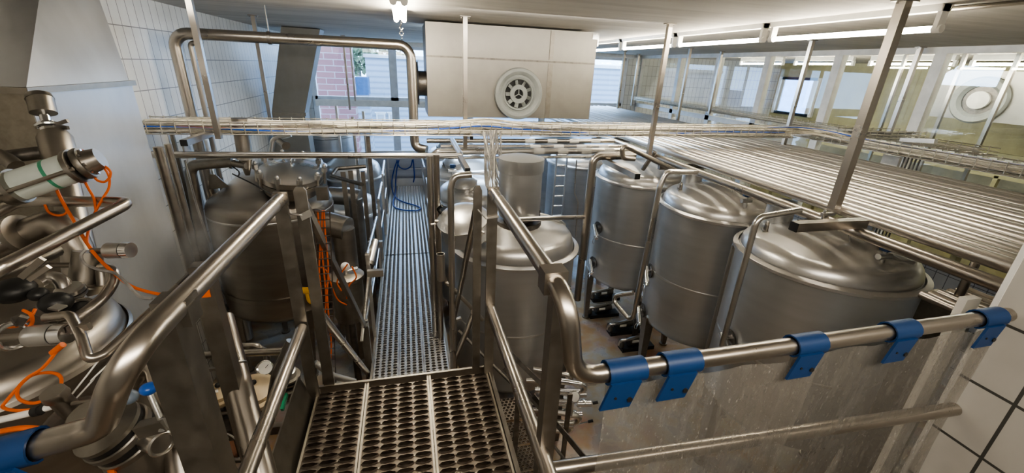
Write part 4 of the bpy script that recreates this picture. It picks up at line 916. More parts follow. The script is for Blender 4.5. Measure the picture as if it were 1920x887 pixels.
part('handle', MB().tube([mc_+mx_*.16+mn*.04,mc_+mx_*.16+mn*.12,mc_+mx_*.02+mn*.14,mc_+mx_*.02+mn*.08],.008,8,.03), S_CHROME, t)
c = at(605,362,Y=3.95); t = thing('junction_box','small steel junction box right of the clamped manhole','junction box',c); part('box', MB().box(c,(.10,.06,.12)), S_POST, t); part('bracket', MB().bar(c+V(0,.03,-.05),c+V(.0,.25,-.12),.03,.01), S_POST, t)
t = thing('overflow_elbow','thick steel elbow pipe stub turning down at the right side of the big left vessel','pipe elbow',at(640,440,Y=4.1))
e0, e1_, e2 = at(585,412,Y=4.25), at(652,430,Y=4.1), at(648,520,Y=4.1)
part('horizontal_stub', MB().cyl(e0,e1_,rad(46,e1_),n=24), S_WARM, t); dn = V(e1_.x-.04,e1_.y+.02,.2); part('downpipe', MB().cyl(V(e1_.x-.045,e1_.y+.03,e1_.z),dn,rad(40,e1_),n=22), S_WARM, t)
t = thing('overflow_elbow','second thick elbow pipe stub behind the first, beside the left vessels','pipe elbow',at(645,372,Y=5.2))
e0, e1_ = at(618,366,Y=5.3), at(676,372,Y=5.2); part('horizontal_stub', MB().cyl(e0,e1_,rad(32,e1_),n=20), S_WARM, t); part('downpipe', MB().cyl(V(e1_.x-.07,e1_.y,e1_.z),V(e1_.x-.07,e1_.y,.3),rad(28,e1_),n=18), S_WARM, t)
pipe('hooked pipe rising left of the big left vessel and bending onto its dome',[V(at(362,440,Y=4.3).x,4.3,.6),at(355,310,Y=4.3),at(440,303,Y=4.2)],20,S_POST,.10)
c0, c1 = at(433,306,Y=4.15), at(462,311,Y=4.1); t = thing('pipe_valve','small valve with levers where the hooked pipe meets the big left vessel','valve',c0)
part('body', MB().cyl(c0,c1,.03,n=14), S_POST, t); part('flange', MB().cyl(c0-V(.008,0,0),c0+V(.012,0,0),.05,n=18), S_POST, t); part('lever', MB().bar(c0+V(.04,-.02,.0),c0+V(.06,-.08,.05),.015,.006), S_CHROME, t)
s0, s1, s2 = at(455,255,Y=4.15), at(460,296,Y=4.15), at(463,322,Y=4.15)
t = thing('level_sensor','vertical cylindrical sensor with tapered foot on the dome of the big left vessel','sensor',s2)
part('tube', MB().cyl(s1,s0+V(0,0,.15),rad(26,s1),n=18), S_WARM, t); part('foot', MB().cyl(s2-V(0,0,.03),s1,.02,rad(24,s1),16), S_POST, t); part('collar', MB().cyl(s1-V(0,0,.01),s1+V(0,0,.012),rad(30,s1),n=18), S_SHEET, t)
pipe('short elbow pipe between the cable tray and the clamped manhole',[at(508,300,Y=4.6),at(511,262,Y=4.6),at(545,252,Y=4.6)],9,S_PIPE,.05)
c0, c1 = at(524,265,Y=4.35), at(543,278,Y=4.2); solo('sight_tube','short open sight tube pointing right above the clamped manhole','sight tube',MB().lathe([(.03,0),(.03,.10),(.038,.10),(.038,.13),(.026,.13)],c0,(c1-c0),18),S_WARM)
pipe('slender rod beside the hooked pipe left of the big left vessel',[at(346,300,Y=3.9),at(372,395,Y=3.9),at(393,455,Y=3.9)],4,S_CHROME,0)
for k,(px,l) in enumerate(((303,'vertical pipe against the wall just behind the hood'),(322,'second, slimmer vertical pipe behind the hood'))):
    q = at(px,300,Y=3.62+.12*k); pipe(l,[V(q.x,q.y,2.60),V(q.x,q.y,.05)],13-4*k,S_WARM,0)
pipe('drooping pipe joint along the wall behind the hood, thick and pale',[V(XL+.12,4.9,2.45),V(XL+.12,4.9,.05)],22,S_PIPE,0)
bc_ = MB(); q0 = at(475,328,Y=4.02)
solo('cable_run','thin black cable curling from the valve over the dome of the big left vessel','cable',MB().tube(spline([at(a,b,Y=y) for a,b,y in ((436,312,4.1),(448,322,4.05),(446,330,4.0),(436,326,4.0),(450,333,3.98),(480,348,3.95),(510,365,3.95))],5),.006,6),P_BLACK)
# tanks further along the left side
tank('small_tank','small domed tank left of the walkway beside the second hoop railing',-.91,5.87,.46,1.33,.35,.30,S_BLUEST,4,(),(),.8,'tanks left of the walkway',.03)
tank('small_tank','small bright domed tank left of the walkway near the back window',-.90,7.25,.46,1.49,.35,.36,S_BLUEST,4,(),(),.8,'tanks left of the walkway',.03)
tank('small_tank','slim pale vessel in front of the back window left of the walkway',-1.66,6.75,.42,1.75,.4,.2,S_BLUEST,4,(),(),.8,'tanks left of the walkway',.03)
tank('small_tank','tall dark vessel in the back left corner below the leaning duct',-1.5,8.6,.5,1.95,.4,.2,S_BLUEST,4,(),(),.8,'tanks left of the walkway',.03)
c = at(700,318,Y=6.9)
# service platform with rails between the vessels
Ys = 4.75; t = thing('service_ladder','dark steel service steps with a bent grab rail between the left vessels and the walkway','steps',(at(655,400,Y=Ys).x,Ys,0))
part('grab_rail', MB().tube([at(686,312,Y=Ys),at(632,316,Y=Ys),at(621,330,Y=Ys-.15),at(679,346,Y=Ys-.5)],.020,12,.03), S_DARK, t)
for px,py in ((643,322),(657,320)): q = at(px,py,Y=Ys); part('stile', MB().bar(q,V(q.x,q.y,.6),.05,.012,V(0,1,0)), S_POST, t)
q = at(681,330,Y=4.55); part('post', MB().bar(q+V(0,0,.05),V(q.x,q.y,0),.045,.04), S_POST, t)
q = at(697,300,Y=4.9); part('post', MB().bar(at(690,255,Y=4.9),V(at(690,255,Y=4.9).x,4.9,0),.045,.04), S_DARK, t)
tc_ = at(640,458,Z=1.22); part('tread', grid_plank(MB(),tc_.x-.22,tc_.x+.17,tc_.y-.14,tc_.y+.14,1.22,.035,.035,.009,.009,True,.005,8,.01,.01), S_SHEET, t)
part('tread_front', MB().span((tc_.x-.22,tc_.y-.15,1.08),(tc_.x+.17,tc_.y-.14,1.22)), S_POST, t)
for y,px in ((4.9,668),(5.6,688),(6.3,640)):
    q = at(px,290,Y=y+.8); solo('service_pipe',{4.9:'thin vertical pipe behind the service steps',5.6:'thin vertical pipe right of the service steps before the window',6.3:'thin vertical pipe left of the service steps before the window'}[y],'pipe',MB().tube([V(q.x,q.y,2.6),V(q.x,q.y,.1)],.02,8),S_PIPE)
# canister valve with white cap
c = at(652,540,Y=3.25); cz = at(652,512,Y=3.25).z
t = thing('filter_canister','steel canister with white cap and orange cables beside the walkway entrance','filter',V(c.x,c.y,cz-.45))
rr_ = rad(56,c); part('body', MB().lathe([(rr_*.9,cz-.42),(rr_,cz-.38),(rr_,cz-.05),(rr_*1.12,cz-.04),(rr_*1.12,cz-.015),(rr_*.9,cz)],V(c.x,c.y,0),n=28), S_POST, t)
part('white_cap', MB().ball(V(c.x,c.y,cz+.06),.035,1,1,1,16,10), P_WHITE, t); part('top_valve', MB().cyl(V(c.x,c.y,cz),V(c.x,c.y,cz+.05),.02,n=12).cyl(V(c.x,c.y,cz+.02),V(c.x+.09,c.y+.02,cz+.03),.016,n=10), S_CHROME, t)
part('foot_pipe', MB().cyl(V(c.x,c.y,.0),V(c.x,c.y,cz-.4),.03,n=12), S_DARK, t)
oc = MB(); 
for k,pts in enumerate((((652,495),(640,512),(632,530),(640,545)),((660,500),(668,520),(655,535),(650,560)),((600,500),(612,508),(618,525),(632,560),(650,572)))):
    solo('orange_cable',['orange cable looping down left of the white capped canister','orange cable curling over the white capped canister','orange cable arching from the upright tray to the canister'][k],'cable',MB().tube(spline([at(a,b,Y=3.1) for a,b in pts],6),.006,6),P_ORANGE)
t = thing('diagonal_actuator','steel cylinder with end caps on a slanting rod left of the walkway','actuator',at(700,480,Y=3.7))
q0, q1 = at(704,452,Y=3.75), at(694,492,Y=3.55); part('barrel', MB().cyl(q0,q1,.035,n=16), S_PIPE, t); part('end_cap', MB().cyl(q1,q1+(q1-q0)*.15,.04,n=16), S_DARK, t); part('rod', MB().cyl(q1,at(678,640,Y=3.0),.014,n=10), S_PIPE, t)
for py,yy in ((458,3.8),(512,3.4)): q = at(703,py,Y=yy); part('bracket', MB().bar(q+V(-.06,0,0),q+V(.07,0,0),.04,.06), S_PIPE, t)
# upright wire tray with orange cables
ua, ub = at(590,395,Y=2.15), at(606,720,Y=2.15); m = MB(); w_ = .07; d = (ub-ua)
for s in (0,.5,1): m.tube([ua+V(w_*s,0,0),ub+V(w_*s,0,0)],.003,5)
for k in range(26): m.tube([ua+d*k/25+V(0,-.02,0),ua+d*k/25+V(w_,-.02,0)],.003,4)
solo('upright_cable_tray','narrow upright wire cable tray behind the left latch post','cable tray',m,S_DARK)
m = MB()
for k in range(3):
    solo('orange_cable',['front orange cable in the upright tray','middle orange cable in the upright tray','rear orange cable in the upright tray'][k]+' behind the left latch post','cable',MB().tube(spline([ua+d*f+V(.015+.016*k+.006*math.sin(f*14+k*2),-.008+.004*k,0) for f in (0,.15,.3,.45,.6,.75,.9,1)],4),.0045,6),P_ORANGE,'orange cables in the upright tray')
c = at(575,553,Y=1.95); t = thing('yellow_hook','small yellow hook on the left latch post','hook',c); part('hook', MB().tube([c+V(0,0,.03),c+V(.004,0,-.03),c+V(.012,0,-.045),c+V(.04,0,-.045)],.008,8,.012), P_YELLOW, t); part('knob', MB().cyl(c+V(-.012,-.015,.035),c+V(.02,-.015,.03),.016,n=12), P_YELLOW, t)

# ================================================================== LOWER LEFT: SKID, DISCS, PIPES
t = thing('support_skid','low grey steel frame carrying the valves left of the grating platform','frame',(-1.2,2.6,0))
for k,(a,b,yy) in enumerate((((395,770),(590,712),2.75),((400,835),(575,760),2.35),((410,880),(570,830),2.05),((400,700),(560,680),3.1))):
    q, q_ = at(*a,Y=yy), at(*b,Y=yy); q_.z = q.z = .62; part('cross_beam', MB().bar(V(q.x-.25,yy,.62),V(q_.x,yy,.62),.05,.07), S_POST, t)
for x in (-1.55,-.78):
    part('side_beam', MB().bar(V(x,2.0,.55),V(x,3.2,.55),.05,.06), S_DARK, t)
    for y in (2.05,3.15): part('leg', MB().bar(V(x,y,0),V(x,y,.55),.05,.05), S_DARK, t)
def disc_valve(px, py, s, label):
    c = at(px,py,Z=1.08); n = V(.12,-.15,.95).normalized(); r_ = rad(86*s,c); t = thing('diaphragm_valve',label,'valve',c)
    part('lid', MB().lathe([(r_,0),(r_,.012),(r_*.82,.018),(r_*.78,.045),(r_*.5,.06),(.01,.065)],c,n,36), P_CREAM, t)
    part('lower_flange', MB().lathe([(r_*.7,-.05),(r_,-.02),(r_,-.004)],c,n,36), P_CREAM, t)
    _,x,y = frame(n); part('bolt_ring', MB().bolts(c+n*.01,n,r_*.91,8,.007,.008), S_DARK, t)
    part('black_knob', MB().ball(c+n*.08+x*.02,.018,n=12,m=8), P_BLACK, t); part('paper_label', MB().box(c+n*.062-y*.02,(.05,.09,.002),Matrix.Rotation(.4,3,'Z')), P_LABEL, t)
    part('body', MB().cyl(c-n*.05,c-n*.30,r_*.45,n=20), S_DARK, t)
disc_valve(476,736,1,'cream painted round diaphragm valve with a black knob below the left mid rail')
disc_valve(409,742,.62,'smaller cream painted round valve partly hidden behind the thick upright pipe')
g0 = at(497,690,Z=1.15); t = thing('pressure_gauge','round steel pressure gauge above the cream diaphragm valve','gauge',g0)
gn = V(.5,-.6,.5).normalized(); part('case', MB().lathe([(.052,-.045),(.055,0),(.045,.004)],g0,gn,28), S_CHROME, t); part('face', MB().lathe([(.046,.002),(.046,.006)],g0,gn,28), P_WHITE, t); part('needle', MB().bar(g0+gn*.008,g0+gn*.008+V(.02,.01,.02),.004,.002), P_BLACK, t); part('stem', MB().cyl(g0-V(0,0,.05),g0-V(0,0,.22),.012,n=10), S_PIPE, t)
c = at(540,712,Z=1.08); t = thing('flanged_valve','flanged pipe valve with a green lever beside the platform toe plate','valve',c); n = V(.1,-.1,.97).normalized()
for h in (-.04,0,.03): part('flange', MB().lathe([(.085,0),(.085,.016)],c+n*h,n,28), S_POST, t)
part('bonnet', MB().lathe([(.06,.04),(.055,.09),(.02,.10)],c,n,24), S_SHEET, t); part('green_lever', MB().bar(c+V(.0,-.08,-.06),c+V(-.01,-.19,-.10),.018,.03), P_GREEN, t)
ch_ = thing('valve_chain','string of small bright fittings below the green lever','pipe fittings',at(540,755,Z=.95))
qa, qb = at(455,770,Z=.95), at(588,745,Z=.95); part('pipe_run', MB().tube([qa-V(.45,0,0),qa,qb],.014,10), S_PIPE, ch_)
for k in range(4): q = qa.lerp(qb,.35+.2*k); part('fitting', MB().ball(q,.03,1,1,.9,12,8).cyl(q-V(0,0,.05),q+V(0,0,.06),.012,n=8), S_CHROME, ch_)
pipe('pipe running from the left across behind the thick upright pipe, upper one',[at(340,668,Y=2.75),at(540,658,Y=2.75)],14,S_POST,0)
pipe('bent pipe above the gauge, ending behind the left mid rail',[at(395,650,Y=2.9),at(480,648,Y=2.9),at(500,660,Y=2.9),at(505,740,Y=2.9)],12,S_POST,.05)
pipe('slanting thick pipe beside the left mid rail above the gauge',[at(548,640,Y=2.35),at(520,700,Y=2.3),at(505,790,Y=2.3)],22,S_POST,.04)
pipe('grey hose pipe leaning at the foot of the left latch post',[at(590,680,Y=2.1),at(625,705,Y=2.1),at(665,716,Y=2.15)],12,S_SHEET,.03)
q = at(414,596,D=1.75); qb = at(492,890,D=1.55); t = thing('upright_pipe','thick upright pipe with clamp and thinner pipe on top, left of the platform','pipe',qb)
dv = (qb-q); part('pipe_run', MB().tube([q,qb+dv*.35],rad(42,q),18), S_RAIL, t); part('top_pipe', MB().tube([q+dv*.05,at(410,560,D=1.76),at(398,540,D=1.76),at(385,548,D=1.72)],rad(15,q),12,.03), S_RAIL, t)
cq = q+dv*.34; part('clamp', MB().torus(cq,dv,rad(40,q),.006,24,6).bar(cq+V(-.16,0,-.0),cq+V(-.03,0,0),.012,.012), S_POST, t)
q = at(383,520,D=1.45); qb = at(408,740,D=1.30); t = thing('rear_post','dark square post with a small orange sticker behind the left guard post','post',V(q.x,q.y,.0)); part('bar', MB().bar(V(q.x,q.y,0),V(q.x,q.y,q.z+.05),.06,.05,V(0,1,0)), S_POST, t)
sk = V(q.x,q.y-.0265,at(383,552,D=1.44).z); part('sticker', MB().box(sk,(.035,.002,.03)), P_ORANGE, t)
pipe('dark pipe low beside the skid frame',[V(-1.7,2.3,.9),V(-.85,2.25,.85)],10,S_DARK,0)
for k,(px,py,l) in enumerate(((425,800,'left small pump body on the skid frame'),(385,840,'pump body half hidden behind the left guard post'),(470,815,'right small pump body on the skid frame'))):
    c = at(px,py,Z=.78); t = thing('small_pump',l,'pump',c); part('housing', MB().lathe([(.05,-.10),(.07,-.08),(.07,.05),(.04,.08),(.02,.12)],c,(.3,-.2,.9),20), S_DARK, t); part('port', MB().cyl(c,c+V(.12,.05,.03),.022,n=12), S_PIPE, t)
solo('white_cable','thin white cable drooping by the small pumps','cable',MB().tube(spline([at(a,b,Z=.9) for a,b in ((415,812),(430,815),(446,828),(452,850))],5),.006,6),P_WHITE)

# ================================================================== LEFT FOREGROUND VESSEL AND VALVES
vx, vy, vr, vz = -1.65, 1.75, .45, 2.13
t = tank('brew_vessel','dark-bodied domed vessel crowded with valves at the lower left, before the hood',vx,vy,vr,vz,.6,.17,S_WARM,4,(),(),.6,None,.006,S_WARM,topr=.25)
def D(px, py, d): return at(px,py,D=d)
def blob(label, name, cat, d, *ps):
    """several named pieces surveyed at one depth"""
    o = None
    for (pn, mb, mat) in ps:
        if o is None: o = thing(name,label,cat,mb.v[0])
        part(pn, mb, mat, o)
    return o
def rp(dpx, d): return dpx*d/FPX/2
d = 2.0
blob('tall seat valve with a round head and wing-nut clamp standing before the hood corner','seat_valve','valve',d,
 ('lower_pipe',MB().tube([D(168,545,1.80),D(112,300,2.0)],rp(44,1.9),20),S_WARM),
 ('valve_body',MB().tube([D(118,312,d),D(103,258,d),D(99,248,d)],[rp(50,d),rp(50,d),rp(40,d)],22),S_WARM),
 ('clamp_ring',MB().torus(D(90,236,d),D(82,210,d)-D(95,250,d),rp(30,d),.010,24,8).cyl(D(93,246,d),D(88,230,d),rp(26,d),n=18),S_CHROME),
 ('wing_nut',MB().bar(D(98,236,d),D(127,226,d),.012,.016).bar(D(100,236,d),D(128,240,d),.012,.016),S_DARK),
 ('stem',MB().cyl(D(88,234,d),D(81,208,d),rp(15,d),n=14),S_CHROME),
 ('head',MB().cyl(D(82,212,d),D(75,184,d),rp(38,d),n=24).cyl(D(75,186,d),D(72,178,d),rp(40,d),rp(36,d),24),S_POST),
 ('head_button',MB().cyl(D(80,180,d),D(78,175,d),rp(16,d),n=12),S_CHROME))
d = 1.7; A_, B_ = D(30,350,d-.04), D(142,312,d+.02); ax = (B_-A_).normalized(); R_ = rp(56,d)
fo = blob('translucent pale cylinder with tie rods, end flanges and a green band at the left edge','filter_housing','filter',d,
 ('cylinder',MB().cyl(A_,B_,R_,n=32),P_MINT),
 ('green_band',MB().cyl(A_.lerp(B_,.58),A_.lerp(B_,.64),R_*1.015,n=32),P_GBAND))
_,fx,fz = frame(ax)
def oval(c, w, h, th_): return MB().prism([c+(fx*math.cos(2*pi*k/24)*w+fz*math.sin(2*pi*k/24)*h)*(1 if abs(math.cos(2*pi*k/24)) < .8 else .96) for k in range(24)], ax*th_)
for i,c in enumerate((A_,B_)):
    fl = part('end_flange', oval(c-ax*.006,R_*1.65,R_*1.15,.016), S_POST, fo)
    c2 = c+ax*(.03 if i else -.03); part('clamp_ring', MB().lathe([(R_*1.05,-.012),(R_*1.1,0),(R_*1.05,.012)],c2,ax,32), S_POST, fl)
    part('bolt_circle', MB().bolts(c2+ax*.01,ax if i else -ax,R_*.8,8,.008,.012), S_CHROME, fl)
for s in (-1,1): part('tie_rod', MB().cyl(A_+fx*s*R_*1.38-ax*.02,B_+fx*s*R_*1.38+ax*.02,.008,n=10), S_RAIL, fo)
part('outlet', MB().cyl(B_+ax*.03,B_+ax*.09,R_*.85,R_*.7,24), S_WARM, fo); part('inlet', MB().cyl(A_-ax*.03,A_-ax*.3,R_*.6,n=24), S_RAIL, fo)
pipe('dark pipe behind the pale cylinder at the left edge',[D(-20,300,1.9),D(30,292,1.95),D(95,284,2.0)],24,S_DARK,0)
pipe('flanged pipe end above the pale cylinder at the left edge',[D(-20,285,1.85),D(15,300,1.85),D(30,312,1.85)],26,S_POST,0)
pipe('bent tubular rail folding back before the hood at the left edge',[D(-90,556,1.15),D(0,503,1.30),D(243,379,1.75),D(60,377,1.80),D(30,380,1.8),D(-30,410,1.75)],20,S_RAIL,.045)
d = 1.78; blob('thick elbow pipe with a bolted flange at the left edge below the pale cylinder','flanged_elbow','pipe elbow',d,
 ('pipe_run',MB().tube([D(-30,466,d-.1),D(40,440,d-.03),D(118,408,d),D(146,470,d+.02),D(152,545,d+.02)],rp(48,d),22,.12),S_WARM),
 ('flange',MB().cyl(D(38,441,d-.05),D(48,437,d-.05),rp(72,d),n=30),S_POST),
 ('bolt_circle',MB().bolts(D(37,442,d-.05),D(30,444,d-.05)-D(48,437,d-.05),rp(58,d),8,.007,.012),S_CHROME))
pipe('lower pipe under the bent tubular rail at the left edge',[D(-20,522,1.45),D(40,500,1.5),D(104,468,1.62)],30,S_POST,0)
pipe('short horizontal pipe behind the cup-shaped stub',[D(80,497,1.7),D(150,497,1.75)],9,S_WARM,0)
d = 1.62; blob('slanted steel cup-shaped stub on the dome of the valve-crowded vessel','dome_stub','pipe stub',d,
 ('stub',MB().lathe([(rp(46,d),0),(rp(44,d),.125),(rp(30,d),.125)],D(157,532,d),D(166,470,d)-D(157,532,d),26),S_POST),
 ('foot_ring',MB().torus(D(157,532,d),D(166,470,d)-D(157,532,d),rp(50,d),.006,28,6),S_WARM),
 ('side_pipe',MB().cyl(D(193,535,d),D(190,500,d),rp(18,d),n=14),S_POST))
def can(label, a, b, c, dpx, d, extra=None):
    A, B, C = D(*a,d), D(*b,d), D(*c,d)
    o = blob(label,'sensor_can','sensor',d,('neck',MB().cyl(A,B,rp(dpx*.36,d),n=16),S_POST),('can',MB().cyl(B,B.lerp(C,.66),rp(dpx,d),n=24),S_SHEET),('groove',MB().cyl(B.lerp(C,.64),B.lerp(C,.70),rp(dpx*.96,d),n=24),P_BLACK),('cap',MB().cyl(B.lerp(C,.70),C,rp(dpx,d),rp(dpx*.94,d),24),S_CHROME))
    return o
can('upper cylindrical sensor can with dark groove, pointing right before the splash sheet',(172,471),(203,470),(246,469),30,1.6)
can('lower cylindrical sensor can with dark groove, above the orange cable loop',(2,634),(58,630),(128,625),40,1.28)
pipe('curved pipe following the rim over the vessel dome',[],18,S_RAIL,0) if False else solo('dome_pipe','curved pipe sweeping over the dome of the valve-crowded vessel','pipe',MB().tube(spline([D(108,617,1.38),D(150,592,1.45),D(186,565,1.52),(D(208,538,1.56)),D(214,515,1.58),D(206,504,1.6),D(190,502,1.62)],6),rp(19,1.5),12),S_RAIL)
d = 1.42; blob('black valve body with clamp levers at the left edge','black_valve','valve',d,
 ('valve_body',MB().ball(D(25,545,d),rp(62,d),1.05,1,.72,20,12),P_BLACK),('side_body',MB().ball(D(72,552,d),rp(30,d),1,1,.8,14,10),P_BLACK),
 ('lever',MB().bar(D(40,520,d-.06),D(80,485,d-.06),.012,.018).bar(D(55,525,d-.06),D(92,500,d-.06),.010,.014),S_RAIL))
d = 1.52; blob('small elbow pipe with stacked clamp flanges on the vessel dome','clamped_elbow','pipe elbow',d,
 ('pipe_run',MB().tube([D(70,530,d-.03),D(90,519,d),D(116,524,d),D(126,552,d)],rp(24,d),16,.05),S_PIPE),
 ('flange',MB().lathe([(rp(44,d),0),(rp(44,d),.014),(rp(36,d),.02)],D(133,546,d),(0,-.15,1),26),S_PIPE),
 ('lower_flange',MB().lathe([(rp(36,d),-.06),(rp(30,d),-.03),(rp(44,d),-.014),(rp(44,d),-.004)],D(133,546,d),(0,-.15,1),26),S_PIPE))
blob('round sight glass with a dark ring on the vessel dome','sight_glass','sight glass',1.5,('ring',MB().torus(D(144,577,1.48),(0,-.25,1),rp(42,1.5),.008,28,8),S_POST),('glass',MB().lathe([(rp(40,1.5),-.01),(rp(40,1.5),.0)],D(144,577,1.48),(0,-.25,1),28),P_BLACK))
blob('black lamp housing beside the round sight glass','sight_lamp','lamp',1.42,('housing',MB().ball(D(105,568,1.42),rp(46,1.42),1.1,1,.85,18,12),P_BLACK),('steel_tab',MB().bar(D(98,575,1.36),D(118,578,1.36),.03,.006),S_SHEET))
blob('flat steel bracket arm in front of the black lamp housing','flat_bracket','bracket',1.36,('plate',MB().bar(D(58,590,1.34),D(100,612,1.34),.02,.05),S_DARK))
d = 1.30; blob('hand-bent steel tube with a clamp ring crossing in front of the vessel','bent_tube','pipe',d,
 ('pipe_run',MB().tube([D(85,596,d),D(132,590,d),D(152,630,d-.03),D(166,676,d-.05),D(196,664,d-.02),D(334,538,1.5)],rp(17,d),14,.035),S_RAIL),
 ('clamp_ring',MB().cyl(D(149,610,d),D(153,622,d),rp(30,d),n=20),S_WARM),('clamp_bolt',MB().bar(D(130,617,d-.02),D(168,611,d-.02),.014,.02),S_WARM))
blob('tri-clamp ring with a wing nut left of the lower sensor can','pipe_clamp','clamp',1.25,('ring',MB().torus(D(24,630,1.25),(.8,-.4,.2),rp(46,1.25),.008,26,8),S_CHROME),('wing_nut',MB().bar(D(36,608,1.22),D(26,596,1.22),.014,.02).bar(D(36,608,1.22),D(46,594,1.22),.014,.02),S_DARK))
def cable(label, pts, mat=P_ORANGE, r_=.0048, name='orange_cable'):
    return solo(name,label,'cable',MB().tube(spline([D(*p) for p in pts],6),r_,6),mat)
cable('orange cable looping from the pale cylinder outlet down to the upper sensor can',[(150,281,1.74),(170,289,1.75),(190,308,1.76),(204,330,1.76),(204,352,1.76),(194,370,1.75),(180,395,1.7),(168,425,1.66),(163,450,1.62),(168,465,1.6)])
cable('small orange cable ring hanging beside the pale cylinder outlet',[(206,333,1.75),(196,341,1.75),(182,338,1.75),(175,326,1.75),(182,314,1.75),(196,312,1.75),(207,322,1.75),(206,334,1.75)])
cable('thin orange cable dropping behind the pale cylinder',[(154,330,1.76),(165,352,1.75),(176,372,1.74),(180,395,1.71)])
cable('orange cable along the seat valve below the pale cylinder',[(104,350,1.74),(112,368,1.72),(124,390,1.7),(142,420,1.66),(158,448,1.62),(170,466,1.6)],r_=.006)
cable('short orange cable curl left of the seat valve pipe',[(84,384,1.74),(92,398,1.74),(108,404,1.73),(122,401,1.73),(127,394,1.73)])
cable('orange cable pair running from the upper sensor can toward the guard railing',[(172,470,1.58),(190,490,1.57),(214,512,1.56),(245,536,1.56),(285,549,1.56),(330,556,1.58)],r_=.006)
cable('grey cable looping around the upper sensor can',[(160,468,1.55),(152,480,1.54),(160,495,1.53),(186,506,1.52),(214,512,1.52),(236,530,1.5),(262,556,1.5),(285,560,1.5)],P_GREYC,.0055,'grey_cable')
cable('orange cable ring lying before the vessel below the lower sensor can',[(118,646,1.22),(104,662,1.22),(80,690,1.2),(52,708,1.18),(34,728,1.17),(36,748,1.16),(62,756,1.15),(92,746,1.16),(112,728,1.18),(114,708,1.2),(98,699,1.2),(66,702,1.2),(44,716,1.18),(12,752,1.15),(6,764,1.14),(30,770,1.13),(70,768,1.12)],r_=.0045)
cable('orange cable at the left edge passing under the black valve',[(-5,612,1.3),(30,612,1.3),(55,598,1.3),(66,580,1.32)],r_=.005)
cable('short orange loop above the lower sensor can',[(44,582,1.3),(58,590,1.29),(60,605,1.28),(50,618,1.27)],r_=.005)
cable('orange cable bundle beneath the white hose at the left edge',[(-8,811,1.08),(30,804,1.08),(60,803,1.09),(92,806,1.1)],r_=.007)
cable('orange cable end at the bottom edge below the butterfly valve',[(196,852,1.15),(204,870,1.14),(214,895,1.12)],r_=.008)
solo('orange_plug','long orange plug sleeve under the lower sensor can','plug',MB().tube([D(118,646,1.22),D(98,662,1.22)],.009,10),P_ORANGE)
for k,(a,l) in enumerate(((((128,748,1.2),(160,708,1.24),(205,655,1.3),(300,572,1.45)),'upper thin white wire running up along the guard rail'),(((140,750,1.2),(175,712,1.24),(185,700,1.25),(330,565,1.5)),'lower thin white wire running up along the guard rail'))): cable(l,a,P_WHITE,.0025,'white_wire')
d = 1.12; blob('white hose with black clips at the bottom left corner','white_hose','hose',d,
 ('hose_run',MB().tube([D(-20,792,d),D(50,776,d),D(104,760,d+.02)],rp(13,d),12),P_WHITE),('black_clip',MB().cyl(D(64,772,d),D(76,769,d),rp(19,d),n=16),P_BLACK))
blob('cast valve head with a thin rod beside the white hose','cast_valve','valve',1.14,
 ('head',MB().lathe([(rp(26,1.14),-.06),(rp(34,1.14),-.03),(rp(32,1.14),.03),(rp(40,1.14),.04),(rp(36,1.14),.06)],D(124,760,1.14),(-.1,-.2,.95),20),S_WARM),('rod',MB().cyl(D(136,757,1.13),D(184,749,1.13),rp(8,1.13),n=10),S_POST),('skirt',MB().lathe([(.07,-.02),(.07,.01),(.04,.02)],D(140,790,1.16),(-.1,-.3,.9),24),S_DARK))
d = 1.16; bn_ = V(-.30,-.28,.90).normalized(); bc = D(222,812,d); br = rp(112,d)
o = blob('butterfly valve with stacked flanges and knobbed levers under the left guard rail','butterfly_valve','valve',d,
 ('lower_pipe',MB().cyl(bc-bn_*.04,bc-bn_*.04-V(-.02,0,.45),rp(100,d),n=28),S_WARM),
 ('lower_flange',MB().lathe([(br*.96,-.052),(br,-.046),(br,-.034),(br*.96,-.03)],bc,bn_,36),S_POST),
 ('seal_ring',MB().lathe([(br*.93,-.03),(br*.93,-.01)],bc,bn_,36),P_BLACK),
 ('middle_flange',MB().lathe([(br*.96,-.01),(br,-.006),(br,.01),(br*.96,.014)],bc,bn_,36),S_POST),
 ('upper_seal',MB().lathe([(br*.90,.014),(br*.90,.03)],bc,bn_,36),P_BLACK),
 ('upper_flange',MB().lathe([(br*.95,.03),(br*.95,.042),(br*.5,.06),(br*.42,.12)],bc,bn_,36),S_POST),
 ('clamp_block',MB().bar(D(262,806,d-.06),D(314,792,d-.06),.03,.034),S_POST),
 ('clamp_bolt',MB().cyl(D(308,806,d-.06),D(306,782,d-.06),.013,n=14),S_SHEET),
 ('lever',MB().cyl(D(303,790,d-.06),D(281,738,d-.06),.007,n=10),S_SHEET),
 ('blue_knob',MB().ball(D(279,729,d-.06),rp(27,d),1.05,1,.8,18,12),P_BLUEK),
 ('grey_blue_knob',MB().ball(D(240,745,d-.02),rp(30,d),1.1,1,.85,18,12),P_GREYK),
 ('side_port',MB().cyl(D(282,822,d),D(304,832,d-.02),rp(44,d),n=20).torus(D(303,832,d-.02),D(304,832,d-.02)-D(282,822,d),rp(40,d),.005,22,6),S_PIPE))
pipe('fat arched pipe rising behind the butterfly valve and diving down beside the left guard post',[D(225,750,1.30),D(252,690,1.36),D(300,672,1.36),D(330,800,1.28),D(362,960,1.2)],50,S_RAIL,.09)
blob('pipe union with a nut on the fat arched pipe','pipe_union','pipe fitting',1.22,('nut',MB().cyl(D(326,808,1.2),D(344,822,1.22),.03,n=8),S_POST),('cap',MB().cyl(D(336,806,1.18),D(346,828,1.18),.022,n=16),S_RAIL))

